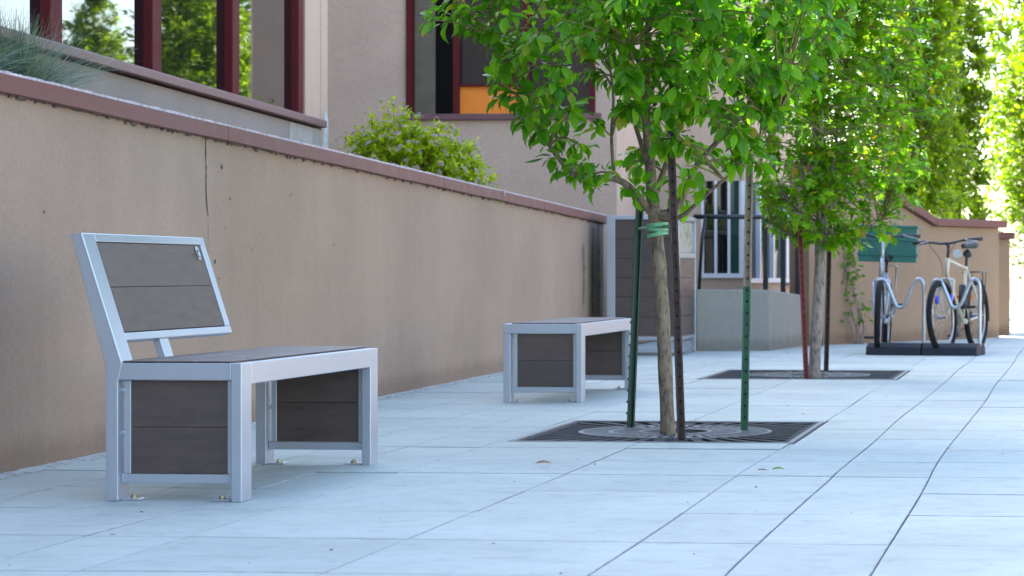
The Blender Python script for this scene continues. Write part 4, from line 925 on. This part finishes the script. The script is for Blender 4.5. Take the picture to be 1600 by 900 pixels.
    ch = MB(); ch.tube([bb + Vector((0, -.05, .088)), rear + Vector((0, -.045, .035))], .005, 5); ch.tube([bb + Vector((0, -.05, -.088)), rear + Vector((.03, -.045, -.09)), rear + Vector((0, -.045, -.03))], .005, 5); ch.torus(rear + Vector((0, -.045, 0)), (0, 1, 0), .04, .008, 20, 6); ch.build('chain', M['bblack'], r, smooth=True)
    # rear carrier
    rc = MB(); zt_ = .74 if kind == 2 else .80
    for s_ in (-1, 1): rc.tube([rear + Vector((0, .07*s_, .01)), Vector((rear.x - .02, .075*s_, zt_))], .006, 6); rc.tube([Vector((rear.x + .22, .05*s_, zt_ + .01)), Vector((rear.x - .20, .07*s_, zt_ + .01))], .006, 6); rc.tube([rear + Vector((0, .07*s_, .01)), Vector((rear.x - .15, .07*s_, zt_))], .005, 6)
    for k in range(5): x = rear.x + .16 - k * .085; rc.tube([(x, -.068, zt_ + .01), (x, .068, zt_ + .01)], .005, 6)
    rc.build('carrier', M['bblack'] if kind == 2 else M['alloy'], r, smooth=True)
    if kind == 2:
        # mudguards, lamp, reflector
        mb = MB()
        pts = [(math.cos(t), math.sin(t)) for t in np.linspace(R(10), R(190), 22)]
        vs = []
        for c_, s2 in pts:
            for y, dr in ((-.03, -.012), (0, .006), (.03, -.012)): vs.append((rear.x + (RW + .02 + dr) * c_, y, rear.z + (RW + .02 + dr) * s2))
        mb.add(vs, [(3*i+q, 3*i+q+1, 3*i+4+q, 3*i+3+q) for i in range(len(pts)-1) for q in range(2)]); o = mb.build('rear_mudguard', M['bblack'], r, smooth=True); o.modifiers.new('thickness', 'SOLIDIFY').thickness = .002
        mb = MB(); mb.tube([(st.x - .03, -.0, st.z + .12), (st.x - .10, -.0, st.z + .12)], .036, 14); mb.build('saddle_bag', M['bblack'], r, smooth=True)
        mb = MB(); mb.tube([(st.x + .01, -.075, st.z + .125), (st.x + .025, -.075, st.z + .125)], .042, 18); mb.build('lamp', M['lens'], r)
        for s_ in (-1, 1):
            mb = MB(); mb.box(rear.x + .14, rear.x + .158, -.115 + .05*s_, -.03 + .05*s_, .50, .535); mb.build('reflector', M['amber'], r, bevel=.004)
        mb = MB(); mb.tube([bb.lerp(st, .2) + Vector((.05, 0, .02)), bb.lerp(st, .62) + Vector((.07, 0, .02))], .034, 12); mb.build('bottle', M['bblack'], r, smooth=True)
    else:
        mb = MB(); zc, hc, wc, dc = .845, .35, .275, .16; t = .012
        x0, x1 = rear.x - .16, rear.x + .20
        def wallq(a, b_, th):  # slightly flared walls
            pass
        fl = .03
        for (xa, xb_, ya, yb_) in ((x0, x0 + t, -wc, wc), (x1 - t, x1, -wc, wc), (x0 + t, x1 - t, -wc, -wc + t), (x0 + t, x1 - t, wc - t, wc)):
            mb.box(xa, xb_, ya, yb_, zc, zc + hc)
        mb.box(x0 + t, x1 - t, -wc + t, wc - t, zc, zc + .012)
        cr_ = mb.build('crate', M['crate'], r, bevel=.006)
        mb = MB()
        for zz in (zc + .06, zc + .20, zc + .325):
            mb.box(x0 - .012, x1 + .012, -wc - .012, -wc, zz, zz + .022); mb.box(x0 - .012, x1 + .012, wc, wc + .012, zz, zz + .022); mb.box(x1, x1 + .012, -wc, wc, zz, zz + .022); mb.box(x0 - .012, x0, -wc, wc, zz, zz + .022)
        mb.build('crate_rib', M['crate'], cr_, bevel=.003)
    return r
# front wheels stand in the rack; heading: bicycle x axis points to the viewer
bicycle((-1.555, 21.52 + .62, .0), R(-90), 'silver bicycle with a wide green crate, left in the rack', M['bikesilver'], 1, steer=R(1), lean=R(-1.5))
h2 = R(-90 - 15)
bicycle((-.955 + .62 * math.sin(R(15)), 21.42 + .62 * math.cos(R(15)), .0), h2, 'cream mountain bicycle with black mudguard, right in the rack', M['bikewhite'], 2, steer=R(-4), lean=R(2))

# ------------------------------------------------------------------ across the street (seen mirrored in the window glass)
def block(name, x0, x1, y0, y1, h, mat, label):
    r = empty(name, (x0, y0, 0)); tag(r, label, 'building'); w, d = x1 - x0, y1 - y0
    mb = MB(); mb.box(0, w, 0, d, -.3, h); mb.build('wall', mat, r)
    mb = MB(); mb.box(-.2, w + .2, -.2, d + .2, h, h + .25); mb.build('roof', M['roof'], r)
    k = 0
    for zz in np.arange(1.0, h - 1.5, 3.0):
        for yy in np.arange(1.0, d - 1.8, 3.2):
            mb = MB(); mb.box(-.05, .02, yy, yy + 1.6, zz, zz + 1.5); wn_ = mb.build('window', M['white'], r); mb = MB(); mb.box(-.06, -.051, yy + .1, yy + 1.5, zz + .1, zz + 1.4); mb.build('pane', M['glass'], wn_)
        for xx in np.arange(1.0, w - 1.8, 3.2):
            mb = MB(); mb.box(xx, xx + 1.6, -.05, .02, zz, zz + 1.5); wn_ = mb.build('window', M['white'], r); mb = MB(); mb.box(xx + .1, xx + 1.5, -.06, -.051, zz + .1, zz + 1.4); mb.build('pane', M['glass'], wn_)
block('far_building', 3.5, 16, 78, 92, 7.2, M['opp'], 'tan flat roofed building mirrored in the left window glass')
block('brick_building', 13.5, 24, 40, 60, 6.0, M['brick'], 'red building across the street mirrored in the window glass')
block('corner_building', 15, 25, 8, 30, 6.5, M['opp'], 'tan building directly across the street beyond the view')
simple_tree('broad_tree', (7.2, 66.0, -.2), 'leafy green tree mirrored in the middle window pane', 'trees across the street', 7.0, 2.0, [(2.0, .7), (3, 1.5), (4.5, 1.6), (7.0, .3)], .16, 420, 14, M['leaf3'])
